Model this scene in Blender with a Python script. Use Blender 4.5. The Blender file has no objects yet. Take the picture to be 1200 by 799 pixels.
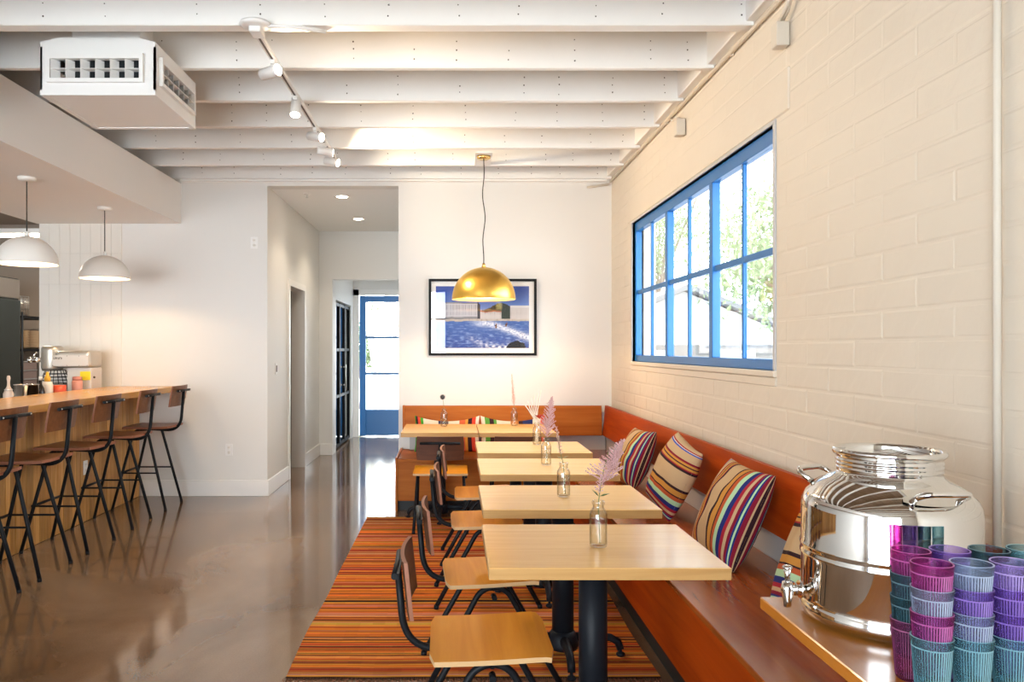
import bpy, bmesh, math, random
from mathutils import Vector, Matrix, Euler, noise
random.seed(7)
SC = bpy.context.scene
COL = SC.collection
PI = math.pi

# ------------------------------------------------------------------ camera
CAMZ, F = 1.43, 920.0            # eye height (m), focal length in pixels of the 1200-wide frame
cam_d = bpy.data.cameras.new('camera')
cam_d.sensor_width = 36.0
cam_d.lens = F / 1200 * 36
cam_d.shift_x = (600 - 531) / 1200
cam_d.shift_y = (409 - 399.5) / 1200
cam_d.clip_start = 0.05
cam = bpy.data.objects.new('camera', cam_d); COL.objects.link(cam)
cam.location = (0, 0, CAMZ); cam.rotation_euler = (PI / 2, 0, 0)
SC.camera = cam

# ------------------------------------------------------------------ world, large lights, exposure
W = bpy.data.worlds.new('world'); SC.world = W; W.use_nodes = True
bg = W.node_tree.nodes['Background']
bg.inputs[0].default_value = (0.84, 0.935, 1.0, 1); bg.inputs[1].default_value = 8.0
SC.view_settings.view_transform = 'Standard'
SC.view_settings.look = 'None'
SC.view_settings.exposure = 0.35
SC.view_settings.gamma = 1.0
SC.view_settings.use_curve_mapping = False
SC.cycles.max_bounces = 10
SC.cycles.diffuse_bounces = 6
SC.cycles.transparent_max_bounces = 32
SC.cycles.sample_clamp_indirect = 6
SC.cycles.caustics_reflective = False
SC.cycles.caustics_refractive = False

def area_light(name, loc, rot, sx, sy, power, color=(1, 1, 1)):
    d = bpy.data.lights.new(name, 'AREA'); d.shape = 'RECTANGLE'; d.size = sx; d.size_y = sy
    d.energy = power; d.color = color
    o = bpy.data.objects.new(name, d); COL.objects.link(o); o.location = loc; o.rotation_euler = rot
    return o
# daylight through the storefront glazing behind the camera
area_light('storefront_daylight', (-2.85, -3.12, 1.45), (PI / 2, 0, 0), 5.3, 2.6, 200, (0.86, 0.94, 1.0))

# ------------------------------------------------------------------ helpers
def link(o, parent=None):
    COL.objects.link(o)
    if parent is not None: o.parent = parent
    return o

def tag(o, label=None, cat=None, group=None, kind=None):
    if label: o['label'] = label
    if cat: o['category'] = cat
    if group: o['group'] = group
    if kind: o['kind'] = kind
    return o

def thing(name, label, cat, loc=(0, 0, 0), rotz=0, group=None):
    o = bpy.data.objects.new(name, None); o.empty_display_size = 0.05
    link(o); o.location = loc; o.rotation_euler = (0, 0, rotz)
    return tag(o, label, cat, group)

def copy_tree(o, parent=None):
    c = o.copy(); COL.objects.link(c)
    if parent is not None: c.parent = parent
    for ch in o.children: copy_tree(ch, c)
    return c

class MB:
    """collects shapes into one bmesh; build() links it as one mesh object"""
    def __init__(s): s.bm = bmesh.new()
    def box(s, a, b, bev=0.0, seg=1, M=None):
        r = bmesh.ops.create_cube(s.bm, size=1.0)
        vs = r['verts']
        for v in vs:
            v.co = Vector([(a[i] + b[i]) / 2 + v.co[i] * (b[i] - a[i]) for i in range(3)])
        if bev > 0:
            es = list({e for v in vs for e in v.link_edges})
            rr = bmesh.ops.bevel(s.bm, geom=es, offset=bev, segments=seg, affect='EDGES', profile=0.5)
            vs = list({v for f in rr['faces'] for v in f.verts} | {v for v in vs if v.is_valid})
        if M is not None:
            for v in vs: v.co = M @ v.co
        return s
    def tube(s, pts, r, n=10, cap=True):
        pts = [Vector(p) for p in pts]
        m = len(pts); rings = []
        t0 = (pts[1] - pts[0]).normalized()
        up = Vector((0, 0, 1)) if abs(t0.z) < 0.9 else Vector((1, 0, 0))
        nrm = (up - t0 * up.dot(t0)).normalized()
        for i in range(m):
            if i == 0: t = pts[1] - pts[0]
            elif i == m - 1: t = pts[-1] - pts[-2]
            else: t = (pts[i + 1] - pts[i]).normalized() + (pts[i] - pts[i - 1]).normalized()
            t.normalize()
            nrm = (nrm - t * nrm.dot(t)).normalized(); bn = t.cross(nrm)
            rad = r[i] if isinstance(r, (list, tuple)) else r
            rings.append([s.bm.verts.new(pts[i] + (nrm * math.cos(2 * PI * k / n) + bn * math.sin(2 * PI * k / n)) * rad) for k in range(n)])
        for i in range(m - 1):
            for k in range(n):
                f = s.bm.faces.new((rings[i][k], rings[i][(k + 1) % n], rings[i + 1][(k + 1) % n], rings[i + 1][k])); f.smooth = True
        if cap:
            s.bm.faces.new(list(reversed(rings[0]))); s.bm.faces.new(rings[-1])
        return s
    def cyl(s, a, b, r, n=16): return s.tube([a, b], r, n)
    def lathe(s, prof, n=32, c=(0, 0, 0), close=False, M=None, rfun=None):
        rings = []
        for (r, z) in prof:
            if r <= 1e-6:
                co = Vector((c[0], c[1], c[2] + z)); rings.append([s.bm.verts.new(M @ co if M else co)])
            else:
                ring = []
                for k in range(n):
                    a = 2 * PI * k / n; rr = r if rfun is None else rfun(r, z, k)
                    co = Vector((c[0] + rr * math.cos(a), c[1] + rr * math.sin(a), c[2] + z))
                    ring.append(s.bm.verts.new(M @ co if M else co))
                rings.append(ring)
        idx = list(range(len(rings) - 1)) 
        pairs = [(i, i + 1) for i in idx] + ([(len(rings) - 1, 0)] if close else [])
        for i, j in pairs:
            A, B = rings[i], rings[j]
            if len(A) == 1 and len(B) == 1: continue
            for k in range(n):
                q = (k + 1) % n
                if len(A) == 1: vs = (A[0], B[q], B[k])
                elif len(B) == 1: vs = (A[k], A[q], B[0])
                else: vs = (A[k], A[q], B[q], B[k])
                f = s.bm.faces.new(vs); f.smooth = True
        return s
    def prism(s, poly, axis, a, b):
        """poly: 2D points in the other two axes (cyclic order), extruded along axis from a to b"""
        def P(p, t):
            return {'x': (t, p[0], p[1]), 'y': (p[0], t, p[1]), 'z': (p[0], p[1], t)}[axis]
        A = [s.bm.verts.new(P(p, a)) for p in poly]; B = [s.bm.verts.new(P(p, b)) for p in poly]
        n = len(poly)
        for k in range(n): s.bm.faces.new((A[k], A[(k + 1) % n], B[(k + 1) % n], B[k]))
        s.bm.faces.new(list(reversed(A))); s.bm.faces.new(B)
        return s
    def ball(s, c, r, sub=2, sc=(1, 1, 1)):
        rr = bmesh.ops.create_icosphere(s.bm, subdivisions=sub, radius=r)
        for v in rr['verts']:
            v.co = Vector((v.co.x * sc[0] + c[0], v.co.y * sc[1] + c[1], v.co.z * sc[2] + c[2]))
            for f in v.link_faces: f.smooth = True
        return s
    def mesh(s, name, m=None):
        bmesh.ops.recalc_face_normals(s.bm, faces=s.bm.faces[:])
        me = bpy.data.meshes.new(name); s.bm.to_mesh(me); s.bm.free()
        if m is not None: me.materials.append(m)
        return me
    def build(s, name, m, parent=None, **kw):
        return tag(link(bpy.data.objects.new(name, s.mesh(name, m)), parent), **kw)

def obj(name, me, parent=None, loc=None, **kw):
    o = link(bpy.data.objects.new(name, me), parent)
    if loc is not None: o.location = loc
    return tag(o, **kw)

def box(name, a, b, m, parent=None, bev=0.0, seg=1, **kw):
    return MB().box(a, b, bev, seg).build(name, m, parent, **kw)

def fillet(pts, r, k=6):
    pts = [Vector(p) for p in pts]; out = [pts[0]]
    for i in range(1, len(pts) - 1):
        p, a, b = pts[i], pts[i - 1], pts[i + 1]
        d1 = (a - p); d2 = (b - p); L = min(d1.length, d2.length) * 0.49
        ang = d1.angle(d2); t = min(r / math.tan(ang / 2), L)
        s, e = p + d1.normalized() * t, p + d2.normalized() * t
        for j in range(k + 1):
            u = j / k
            out.append(s * (1 - u) ** 2 + p * 2 * u * (1 - u) + e * u * u)
    out.append(pts[-1]); return out

# ------------------------------------------------------------------ materials
MATS = {}
def new_mat(name):
    m = bpy.data.materials.new(name); m.use_nodes = True
    nt = m.node_tree; b = nt.nodes['Principled BSDF']
    return m, nt, b
def setp(b, **kw):
    for k, v in kw.items():
        k = {'rough': 'Roughness', 'metal': 'Metallic', 'spec': 'Specular IOR Level', 'trans': 'Transmission Weight', 'ior': 'IOR',
             'coat': 'Coat Weight', 'coatr': 'Coat Roughness', 'sheen': 'Sheen Weight', 'alpha': 'Alpha'}.get(k, k)
        b.inputs[k].default_value = v
def lk(nt, a, b): nt.links.new(a, b)
def bump_noise(nt, b, scale, strength, detail=4, dist=0.01, coords='Object', vec=None):
    tc = nt.nodes.new('ShaderNodeTexCoord'); nz = nt.nodes.new('ShaderNodeTexNoise'); bp = nt.nodes.new('ShaderNodeBump')
    nz.inputs['Scale'].default_value = scale; nz.inputs['Detail'].default_value = detail
    bp.inputs['Strength'].default_value = strength; bp.inputs['Distance'].default_value = dist
    if vec:
        mp = nt.nodes.new('ShaderNodeMapping'); mp.inputs['Scale'].default_value = vec
        lk(nt, tc.outputs[coords], mp.inputs[0]); lk(nt, mp.outputs[0], nz.inputs['Vector'])
    else: lk(nt, tc.outputs[coords], nz.inputs['Vector'])
    lk(nt, nz.outputs[0], bp.inputs['Height']); lk(nt, bp.outputs[0], b.inputs['Normal'])
    return nz
def plain(name, c, rough=0.5, metal=0.0, bump=None, var=0.0, vscale=3.0, **kw):
    m, nt, b = new_mat(name); setp(b, rough=rough, metal=metal, **kw)
    b.inputs['Base Color'].default_value = (*c, 1)
    if var > 0:
        tc = nt.nodes.new('ShaderNodeTexCoord'); nz = nt.nodes.new('ShaderNodeTexNoise'); nz.inputs['Scale'].default_value = vscale
        nz.inputs['Detail'].default_value = 5
        mx = nt.nodes.new('ShaderNodeMix'); mx.data_type = 'RGBA'
        mx.inputs[6].default_value = (*[x * (1 - var) for x in c], 1); mx.inputs[7].default_value = (*[min(1, x * (1 + var)) for x in c], 1)
        lk(nt, tc.outputs['Object'], nz.inputs['Vector']); lk(nt, nz.outputs[0], mx.inputs[0]); lk(nt, mx.outputs[2], b.inputs['Base Color'])
    if bump: bump_noise(nt, b, *bump)
    MATS[name] = m; return m
def wood(name, c1, c2, axis='x', rough=0.35, scale=1.0, rnd=0.12, coat=0.0, spec=0.28):
    """grain stretched along the axis; each object gets its own offset and tone"""
    m, nt, b = new_mat(name); setp(b, rough=rough, coat=coat, coatr=0.12, spec=spec)
    N = nt.nodes.new
    tc = N('ShaderNodeTexCoord'); oi = N('ShaderNodeObjectInfo'); ad = N('ShaderNodeVectorMath'); ad.operation = 'ADD'
    mu = N('ShaderNodeVectorMath'); mu.operation = 'SCALE'; mu.inputs['Scale'].default_value = 9.0
    cmb = N('ShaderNodeCombineXYZ')
    for i in range(3): lk(nt, oi.outputs['Random'], cmb.inputs[i])
    lk(nt, cmb.outputs[0], mu.inputs[0]); lk(nt, tc.outputs['Object'], ad.inputs[0]); lk(nt, mu.outputs[0], ad.inputs[1])
    mp = N('ShaderNodeMapping'); s = [14 * scale] * 3; s['xyz'.index(axis)] = 0.9 * scale
    mp.inputs['Scale'].default_value = s; lk(nt, ad.outputs[0], mp.inputs[0])
    nz = N('ShaderNodeTexNoise'); nz.inputs['Scale'].default_value = 2.2; nz.inputs['Detail'].default_value = 8; nz.inputs['Roughness'].default_value = 0.6
    nz.inputs['Distortion'].default_value = 0.6
    lk(nt, mp.outputs[0], nz.inputs['Vector'])
    cr = N('ShaderNodeValToRGB'); cr.color_ramp.elements[0].position = 0.3; cr.color_ramp.elements[1].position = 0.72
    cr.color_ramp.elements[0].color = (*c1, 1); cr.color_ramp.elements[1].color = (*c2, 1)
    lk(nt, nz.outputs[0], cr.inputs[0])
    hs = N('ShaderNodeHueSaturation'); mr = N('ShaderNodeMapRange')
    mr.inputs[3].default_value = 1 - rnd; mr.inputs[4].default_value = 1 + rnd
    lk(nt, oi.outputs['Random'], mr.inputs[0]); lk(nt, mr.outputs[0], hs.inputs['Value']); lk(nt, cr.outputs[0], hs.inputs['Color'])
    lk(nt, hs.outputs[0], b.inputs['Base Color'])
    bp = N('ShaderNodeBump'); bp.inputs['Strength'].default_value = 0.06; bp.inputs['Distance'].default_value = 0.01
    lk(nt, nz.outputs[0], bp.inputs['Height']); lk(nt, bp.outputs[0], b.inputs['Normal'])
    MATS[name] = m; return m
def emit(name, c, s):
    m, nt, b = new_mat(name); b.inputs['Base Color'].default_value = (*c, 1)
    b.inputs['Emission Color'].default_value = (*c, 1); b.inputs['Emission Strength'].default_value = s
    return m
def schlick(nt, base, gain, power=5.0):
    """two-sided Fresnel reflectance of a thin sheet"""
    g = nt.nodes.new('ShaderNodeNewGeometry'); d = nt.nodes.new('ShaderNodeVectorMath'); d.operation = 'DOT_PRODUCT'
    lk(nt, g.outputs['Normal'], d.inputs[0]); lk(nt, g.outputs['Incoming'], d.inputs[1])
    def mth(op, a, b=None):
        n = nt.nodes.new('ShaderNodeMath'); n.operation = op
        for i, v in enumerate((a, b)):
            if v is None: continue
            if isinstance(v, (int, float)): n.inputs[i].default_value = v
            else: lk(nt, v, n.inputs[i])
        return n.outputs[0]
    c = mth('ABSOLUTE', d.outputs['Value']); p = mth('POWER', mth('SUBTRACT', 1.0, c), power)
    return mth('ADD', mth('MULTIPLY', p, gain), base)
def pane_mat(name, tint=(1, 1, 1), refl=0.06, rough=0.0):
    m, nt, b = new_mat(name); nt.nodes.remove(b)
    out = nt.nodes['Material Output']; tr = nt.nodes.new('ShaderNodeBsdfTransparent'); gl = nt.nodes.new('ShaderNodeBsdfGlossy')
    gl.inputs['Roughness'].default_value = rough; tr.inputs[0].default_value = (*tint, 1)
    mx = nt.nodes.new('ShaderNodeMixShader'); lk(nt, schlick(nt, 0.04, 0.9), mx.inputs[0])
    lk(nt, tr.outputs[0], mx.inputs[1]); lk(nt, gl.outputs[0], mx.inputs[2]); lk(nt, mx.outputs[0], out.inputs[0])
    return m
def vcol(name, rough=0.8, bump=None, sheen=0.0):
    m, nt, b = new_mat(name); setp(b, rough=rough, sheen=sheen, spec=0.15)
    at = nt.nodes.new('ShaderNodeVertexColor'); at.layer_name = 'Col'; lk(nt, at.outputs[0], b.inputs['Base Color'])
    if bump: bump_noise(nt, b, *bump)
    return m

wall_white = plain('painted_wall', (0.745, 0.73, 0.70), 0.55, bump=(60, 0.06, 3, 0.004))
wall_block = plain('painted_block', (0.69, 0.62, 0.52), 0.55, var=0.03, vscale=2.5, bump=(14, 0.30, 6, 0.008))
trim_white = plain('white_trim', (0.82, 0.80, 0.77), 0.4)
beam_white = plain('whitewashed_beam', (0.87, 0.86, 0.83), 0.5, var=0.04, vscale=5, bump=(30, 0.1, 4, 0.004))
deck_wood = wood('bare_deck_boards', (0.25, 0.17, 0.11), (0.42, 0.33, 0.25), 'y', 0.7)
soffit_mat = plain('soffit_paint', (0.89, 0.88, 0.86), 0.55)
nail_mat = plain('nail_dark', (0.10, 0.08, 0.07), 0.6)
black_metal = plain('black_powder_coat', (0.008, 0.009, 0.011), 0.45, spec=0.15)
cast_black = plain('black_cast_iron', (0.009, 0.011, 0.015), 0.45, bump=(90, 0.12, 3, 0.003), spec=0.15)
chrome = plain('polished_steel', (0.80, 0.79, 0.77), 0.05, 1.0)
steel = plain('brushed_steel', (0.62, 0.60, 0.57), 0.28, 1.0)
dark_steel = plain('dark_steel', (0.085, 0.11, 0.115), 0.22, 0.85)
gold = plain('gold_leaf', (0.95, 0.60, 0.13), 0.33, 1.0, var=0.12, vscale=9, bump=(16, 0.12, 4, 0.008))
brass = plain('brass', (0.80, 0.55, 0.20), 0.25, 1.0)
white_enamel = plain('white_enamel', (0.80, 0.77, 0.72), 0.35)
white_plastic = plain('white_plastic', (0.82, 0.81, 0.79), 0.4)
blue_paint = plain('blue_window_paint', (0.010, 0.145, 0.42), 0.35)
cream_pl = plain('plain_cream', (0.75, 0.70, 0.60), 0.6)
oak_top = wood('light_oak_veneer', (0.73, 0.435, 0.150), (0.83, 0.52, 0.195), 'x', 0.26, 0.8, 0.04, 0.15)
oak_edge = wood('oak_edge', (0.46, 0.25, 0.085), (0.56, 0.33, 0.125), 'x', 0.4, 1.2, 0.05)
maple = wood('maple_ply_seat', (0.66, 0.245, 0.010), (0.78, 0.33, 0.024), 'y', 0.40, 0.8, 0.08, 0.0, 0.12)
ply_edge = plain('ply_edge', (0.60, 0.38, 0.18), 0.5)
walnut = wood('walnut_ply', (0.060, 0.019, 0.008), (0.105, 0.034, 0.014), 'y', 0.48, 1.0, 0.10, 0.0)
stool_wood = wood('stool_walnut', (0.13, 0.045, 0.015), (0.21, 0.080, 0.030), 'x', 0.36, 1.0, 0.08, 0.1)
bench_wood = wood('stained_bench_ply', (0.31, 0.032, 0.0012), (0.47, 0.072, 0.005), 'y', 0.42, 0.6, 0.06, 0.0, 0.14)
bench_seat_m = wood('stained_bench_seat', (0.28, 0.055, 0.006), (0.38, 0.090, 0.012), 'y', 0.20, 0.6, 0.05, 0.5)
bench_wood_x = wood('stained_bench_ply_cross', (0.34, 0.085, 0.008), (0.47, 0.145, 0.020), 'x', 0.46, 0.6, 0.06, 0.0, 0.14)
bar_top = wood('bar_top_oak', (0.66, 0.34, 0.095), (0.75, 0.41, 0.130), 'y', 0.24, 0.8, 0.04, 0.25)
bar_plank = wood('bar_front_planks', (0.36, 0.165, 0.042), (0.60, 0.33, 0.11), 'z', 0.4, 1.1, 0.24)
shelf_wood = wood('console_ply', (0.46, 0.155, 0.018), (0.57, 0.215, 0.032), 'y', 0.26, 0.7, 0.05, 0.25)
tile_mat = plain('glossy_white_tile', (0.78, 0.745, 0.685), 0.22)
grout = plain('grout', (0.76, 0.73, 0.67), 0.8)
void_dark = plain('dark_void', (0.02, 0.02, 0.022), 0.8)
glass_pane = pane_mat('window_glass')
dark_glass = pane_mat('smoked_glass', (0.16, 0.17, 0.17))
bulb_warm = emit('warm_bulb', (1.0, 0.74, 0.42), 14)
bulb_white = emit('neutral_bulb', (1.0, 0.86, 0.66), 50)

# polished concrete: dark, mottled, glossy
m, nt, b = new_mat('polished_concrete'); concrete = m
tc = nt.nodes.new('ShaderNodeTexCoord')
n1 = nt.nodes.new('ShaderNodeTexNoise'); n1.inputs['Scale'].default_value = 0.55; n1.inputs['Detail'].default_value = 7; n1.inputs['Distortion'].default_value = 0.8
n2 = nt.nodes.new('ShaderNodeTexNoise'); n2.inputs['Scale'].default_value = 130; n2.inputs['Detail'].default_value = 3
cr = nt.nodes.new('ShaderNodeValToRGB'); e = cr.color_ramp.elements
e[0].position = 0.36; e[0].color = (0.150, 0.082, 0.042, 1); e[1].position = 0.66; e[1].color = (0.33, 0.215, 0.135, 1)
mx = nt.nodes.new('ShaderNodeMix'); mx.data_type = 'RGBA'; mx.blend_type = 'MULTIPLY'; mx.inputs[0].default_value = 0.35
lk(nt, tc.outputs['Object'], n1.inputs['Vector']); lk(nt, tc.outputs['Object'], n2.inputs['Vector'])
lk(nt, n1.outputs[0], cr.inputs[0]); lk(nt, cr.outputs[0], mx.inputs[6]); lk(nt, n2.outputs[0], mx.inputs[7]); lk(nt, mx.outputs[2], b.inputs['Base Color'])
mr = nt.nodes.new('ShaderNodeMapRange'); mr.inputs[3].default_value = 0.08; mr.inputs[4].default_value = 0.16
lk(nt, n1.outputs[0], mr.inputs[0]); lk(nt, mr.outputs[0], b.inputs['Roughness']); setp(b, coat=0.25, coatr=0.04, spec=0.5)

# ------------------------------------------------------------------ structure
YB, XR = 7.65, 1.54                      # back wall, right wall
ST = dict(kind='structure')
flo = box('floor', (-6.6, -3.2, -0.12), (XR + 0.2, YB - 0.004, 0.0), concrete, **ST)
box('floor', (-6.6, YB + 0.002, -0.12), (XR + 0.2, 13.1, -0.0005), concrete, **ST)

# right wall: base of courses with a window hole, painted blocks proud of it
WY0, WY1, WZ0, WZ1 = 3.77, 6.75, 1.325, 2.51
wr = MB()
wr.box((XR + 0.004, -3.2, 0), (XR + 0.2, WY0, 3.6)).box((XR + 0.004, WY1, 0), (XR + 0.2, YB + 0.2, 3.6))
wr.box((XR + 0.004, WY0, 0), (XR + 0.2, WY1, WZ0)).box((XR + 0.004, WY0, WZ1), (XR + 0.2, WY1, 3.6))
wall_r = wr.build('wall_right', wall_block, **ST)
def block_mesh(w, h):
    mb = MB(); b1 = 0.009
    a = [(0.002, y, z) for (y, z) in ((-w / 2, -h / 2), (w / 2, -h / 2), (w / 2, h / 2), (-w / 2, h / 2))]
    f = [(-0.0004, y, z) for (y, z) in ((-w / 2 + b1, -h / 2 + b1), (w / 2 - b1, -h / 2 + b1), (w / 2 - b1, h / 2 - b1), (-w / 2 + b1, h / 2 - b1))]
    A = [mb.bm.verts.new(p) for p in a]; B = [mb.bm.verts.new(p) for p in f]
    for k in range(4): mb.bm.faces.new((A[k], A[(k + 1) % 4], B[(k + 1) % 4], B[k]))
    mb.bm.faces.new(B)
    me = mb.mesh('block', wall_block); return me
bcache = {}
def put_block(y0, y1, z0, z1):
    if y1 - y0 < 0.03 or z1 - z0 < 0.02: return
    key = (round(y1 - y0, 3), round(z1 - z0, 3))
    if key not in bcache: bcache[key] = block_mesh(y1 - y0, z1 - z0)
    o = obj('block', bcache[key], wall_r, (XR + 0.0028 + random.uniform(-0.0009, 0.0009), (y0 + y1) / 2, (z0 + z1) / 2))
    o.rotation_euler = (0, random.uniform(-0.003, 0.003), random.uniform(-0.0014, 0.0014))
HY0, HY1, HZ0, HZ1 = WY0 - 0.03, WY1 + 0.03, WZ0 - 0.07, WZ1 + 0.02
LY0, LY1, LZ1 = 3.60, 6.92, 2.73          # lintel over the window
CH_ = 0.1045
for k in range(8, 32):
    z0, z1 = 0.001 + k * CH_, (k + 1) * CH_ - 0.001
    y = 1.6 + (0.2 if k % 2 else 0.0)
    while y < YB - 0.01:
        a, c = y + 0.001, min(y + 0.406 - 0.001, YB - 0.004)
        holes = [(HY0, HY1, HZ0, HZ1), (LY0, LY1, HZ1, LZ1)]
        rects = [(a, c, z0, z1)]
        for (h0, h1, g0, g1) in holes:
            nr = []
            for (p, q, r_, s_) in rects:
                if q <= h0 or p >= h1 or s_ <= g0 or r_ >= g1: nr.append((p, q, r_, s_)); continue
                if p < h0: nr.append((p, h0 - 0.003, r_, s_))
                if q > h1: nr.append((h1 + 0.003, q, r_, s_))
                pp, qq = max(p, h0), min(q, h1)
                if r_ < g0: nr.append((pp, qq, r_, g0 - 0.003))
                if s_ > g1: nr.append((pp, qq, g1 + 0.003, s_))
            rects = nr
        for r4 in rects: put_block(*r4)
        y += 0.406
box('lintel', (XR - 0.004, LY0, HZ1), (XR + 0.02, LY1, LZ1), wall_block, wall_r, 0.006)

# back wall pieces and hallway
HX0, HX1, HZ = -1.81, -0.532, 3.02
box('wall_back', (HX1, YB, 0), (XR + 0.01, YB + 0.16, 3.6), wall_white, **ST)
wbl = MB().box((-4.03, YB, 0), (HX0, YB + 0.16, 3.6)).box((HX0, YB, HZ), (HX1, YB + 0.16, 3.6)).build('wall_back_left', wall_white, **ST)
# hallway left wall with a doorway
hl = MB().box((HX0 - 0.14, YB + 0.16, 0), (HX0, 8.63, HZ)).box((HX0 - 0.14, 9.53, 0), (HX0, 10.6, HZ)).box((HX0 - 0.14, 8.63, 2.16), (HX0, 9.53, HZ))
hl.build('wall_hall_left', wall_white, **ST)
box('wall_hall_right', (HX1, YB + 0.16, 0), (HX1 + 0.14, 10.6, HZ), wall_white, **ST)
hc = MB().box((HX0, YB + 0.16, HZ), (HX1, 10.62, HZ + 0.1)).build('ceiling_hall', soffit_mat, **ST)
JX = -1.63
he = MB().box((HX0 - 0.14, 10.6, 0), (JX, 10.74, HZ)).box((JX, 10.6, 2.37), (HX1 + 0.14, 10.74, HZ)).build('wall_hall_end', wall_white, **ST)
# vestibule behind: left wall with the black glazed door, end wall with blue door
box('ceiling_vestibule', (-1.9, 10.74, 2.62), (0.2, 13.0, 2.72), soffit_mat, **ST)
vl = MB().box((JX - 0.12, 10.74, 2.12), (JX, 12.9, 2.62)).box((JX - 0.12, 12.56, 0), (JX, 12.9, 2.12)).box((JX - 0.12, 10.74, 0), (JX, 10.92, 2.12))
vl.build('wall_vestibule_left', wall_white, **ST)
box('wall_vestibule_right', (0.05, 10.74, 0), (0.2, 12.9, 2.62), wall_white, **ST)
DX0, DX1, DZ = -1.53, -0.58, 2.30
ve = MB().box((JX - 0.12, 12.8, 0), (DX0 - 0.05, 12.95, 2.62)).box((DX0 - 0.05, 12.8, DZ + 0.03), (0.2, 12.95, 2.62)).box((DX1 + 0.05, 12.8, 0), (0.2, 12.95, DZ + 0.03))
ve.build('wall_vestibule_end', wall_white, **ST)
# dark rooms behind the hall doorway and behind the black door
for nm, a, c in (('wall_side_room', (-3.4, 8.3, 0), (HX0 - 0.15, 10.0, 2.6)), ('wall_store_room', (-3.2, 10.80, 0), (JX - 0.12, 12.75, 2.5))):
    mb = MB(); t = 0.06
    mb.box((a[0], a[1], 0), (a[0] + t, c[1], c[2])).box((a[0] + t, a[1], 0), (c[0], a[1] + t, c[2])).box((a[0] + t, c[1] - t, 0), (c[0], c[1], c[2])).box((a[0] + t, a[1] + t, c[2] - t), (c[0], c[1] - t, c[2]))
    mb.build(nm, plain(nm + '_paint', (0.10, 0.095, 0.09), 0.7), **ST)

# trims: baseboards
BBH = 0.155
box('baseboard_back', (-3.04, YB - 0.016, 0), (HX0 + 0.016, YB, BBH), trim_white, bev=0.003, **ST)
box('baseboard_hall', (HX0, YB, 0), (HX0 + 0.016, 8.585, BBH), trim_white, bev=0.003, **ST)
box('baseboard_hall_far', (HX0, 9.575, 0), (HX0 + 0.016, 10.584, BBH), trim_white, bev=0.003, **ST)
box('baseboard_hall_end', (HX0 + 0.016, 10.584, 0), (JX + 0.0, 10.6, BBH), trim_white, bev=0.003, **ST)
box('baseboard_right', (HX1 + 0.0, YB - 0.016, 0), (-0.53, YB, BBH), trim_white, bev=0.002, **ST)
# door casing in the hallway
cs = MB().box((HX0 - 0.145, 8.59, 0), (HX0 + 0.018, 8.66, 2.20)).box((HX0 - 0.145, 9.50, 0), (HX0 + 0.018, 9.57, 2.20)).box((HX0 - 0.14, 8.66, 2.13), (HX0 + 0.018, 9.50, 2.20))
cs.build('trim_1', trim_white, **ST)
# casing of the vestibule opening and blue door
MB().box((DX0 - 0.10, 12.785, 0), (DX0 - 0.005, 12.80, DZ + 0.1)).box((DX0 - 0.10, 12.785, DZ + 0.005), (DX1 + 0.1, 12.80, DZ + 0.1)).box((DX1 + 0.005, 12.785, 0), (DX1 + 0.1, 12.80, DZ + 0.1)).build('trim_2', trim_white, **ST)

# blue glazed door
d1 = bpy.data.objects.new('door_1', None); link(d1); tag(d1, 'blue painted exterior door with three stacked glass panes at the hall end', None, None, 'structure')
yy0, yy1 = 12.84, 12.89
st_w = 0.10
for (x0, x1) in ((DX0, DX0 + st_w), (DX1 - st_w, DX1)): box('stile', (x0, yy0, 0.01), (x1, yy1, DZ), blue_paint, d1, 0.004)
zs = [0.44, 1.03, 1.62, 2.20]
box('bottom_rail', (DX0 + st_w, yy0, 0.02), (DX1 - st_w, yy1, zs[0]), blue_paint, d1, 0.004)
box('top_rail', (DX0 + st_w, yy0, zs[3]), (DX1 - st_w, yy1, DZ), blue_paint, d1, 0.004)
for z in zs[1:3]: box('muntin', (DX0 + st_w, yy0, z - 0.018), (DX1 - st_w, yy1, z + 0.018), blue_paint, d1, 0.003)
for i in range(3): box('pane', (DX0 + st_w, 12.862, zs[i] + (0.018 if i else 0)), (DX1 - st_w, 12.868, zs[i + 1] - (0.018 if i < 2 else 0)), glass_pane, d1)
MB().tube(fillet([(DX1 - 0.05, 12.84, 1.0), (DX1 - 0.05, 12.79, 1.0), (DX1 - 0.17, 12.79, 1.0)], 0.015), 0.009, 8).build('door_handle', steel, d1)

# black steel glazed folding door in the vestibule
d2 = bpy.data.objects.new('door_2', None); link(d2); tag(d2, 'black steel framed glazed door on the left of the vestibule', None, None, 'structure')
ys = [10.93, 11.46, 12.0, 12.54]
for i in range(4):
    box('stile', (JX - 0.07, ys[i] - (0.0 if i == 0 else 0.03), 0.02), (JX - 0.02, ys[i] + (0.03 if i < 3 else 0.0), 2.10), black_metal, d2)
for i in range(3):
    for z in (0.04, 0.75, 1.42, 2.07):
        box('rail', (JX - 0.065, ys[i] + 0.03, z - 0.02), (JX - 0.025, ys[i + 1] - 0.03, z + 0.02), black_metal, d2)
    for (z0, z1) in ((0.06, 0.73), (0.77, 1.40), (1.44, 2.05)):
        box('pane', (JX - 0.048, ys[i] + 0.03, z0), (JX - 0.042, ys[i + 1] - 0.03, z1), dark_glass, d2)
MB().tube([(JX - 0.0, 11.9, 0.85), (JX - 0.0, 11.9, 1.2)], 0.012, 8).box((JX - 0.03, 11.89, 0.88), (JX, 11.91, 0.90)).box((JX - 0.03, 11.89, 1.15), (JX, 11.91, 1.17)).build('door_handle', steel, d2)
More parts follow.
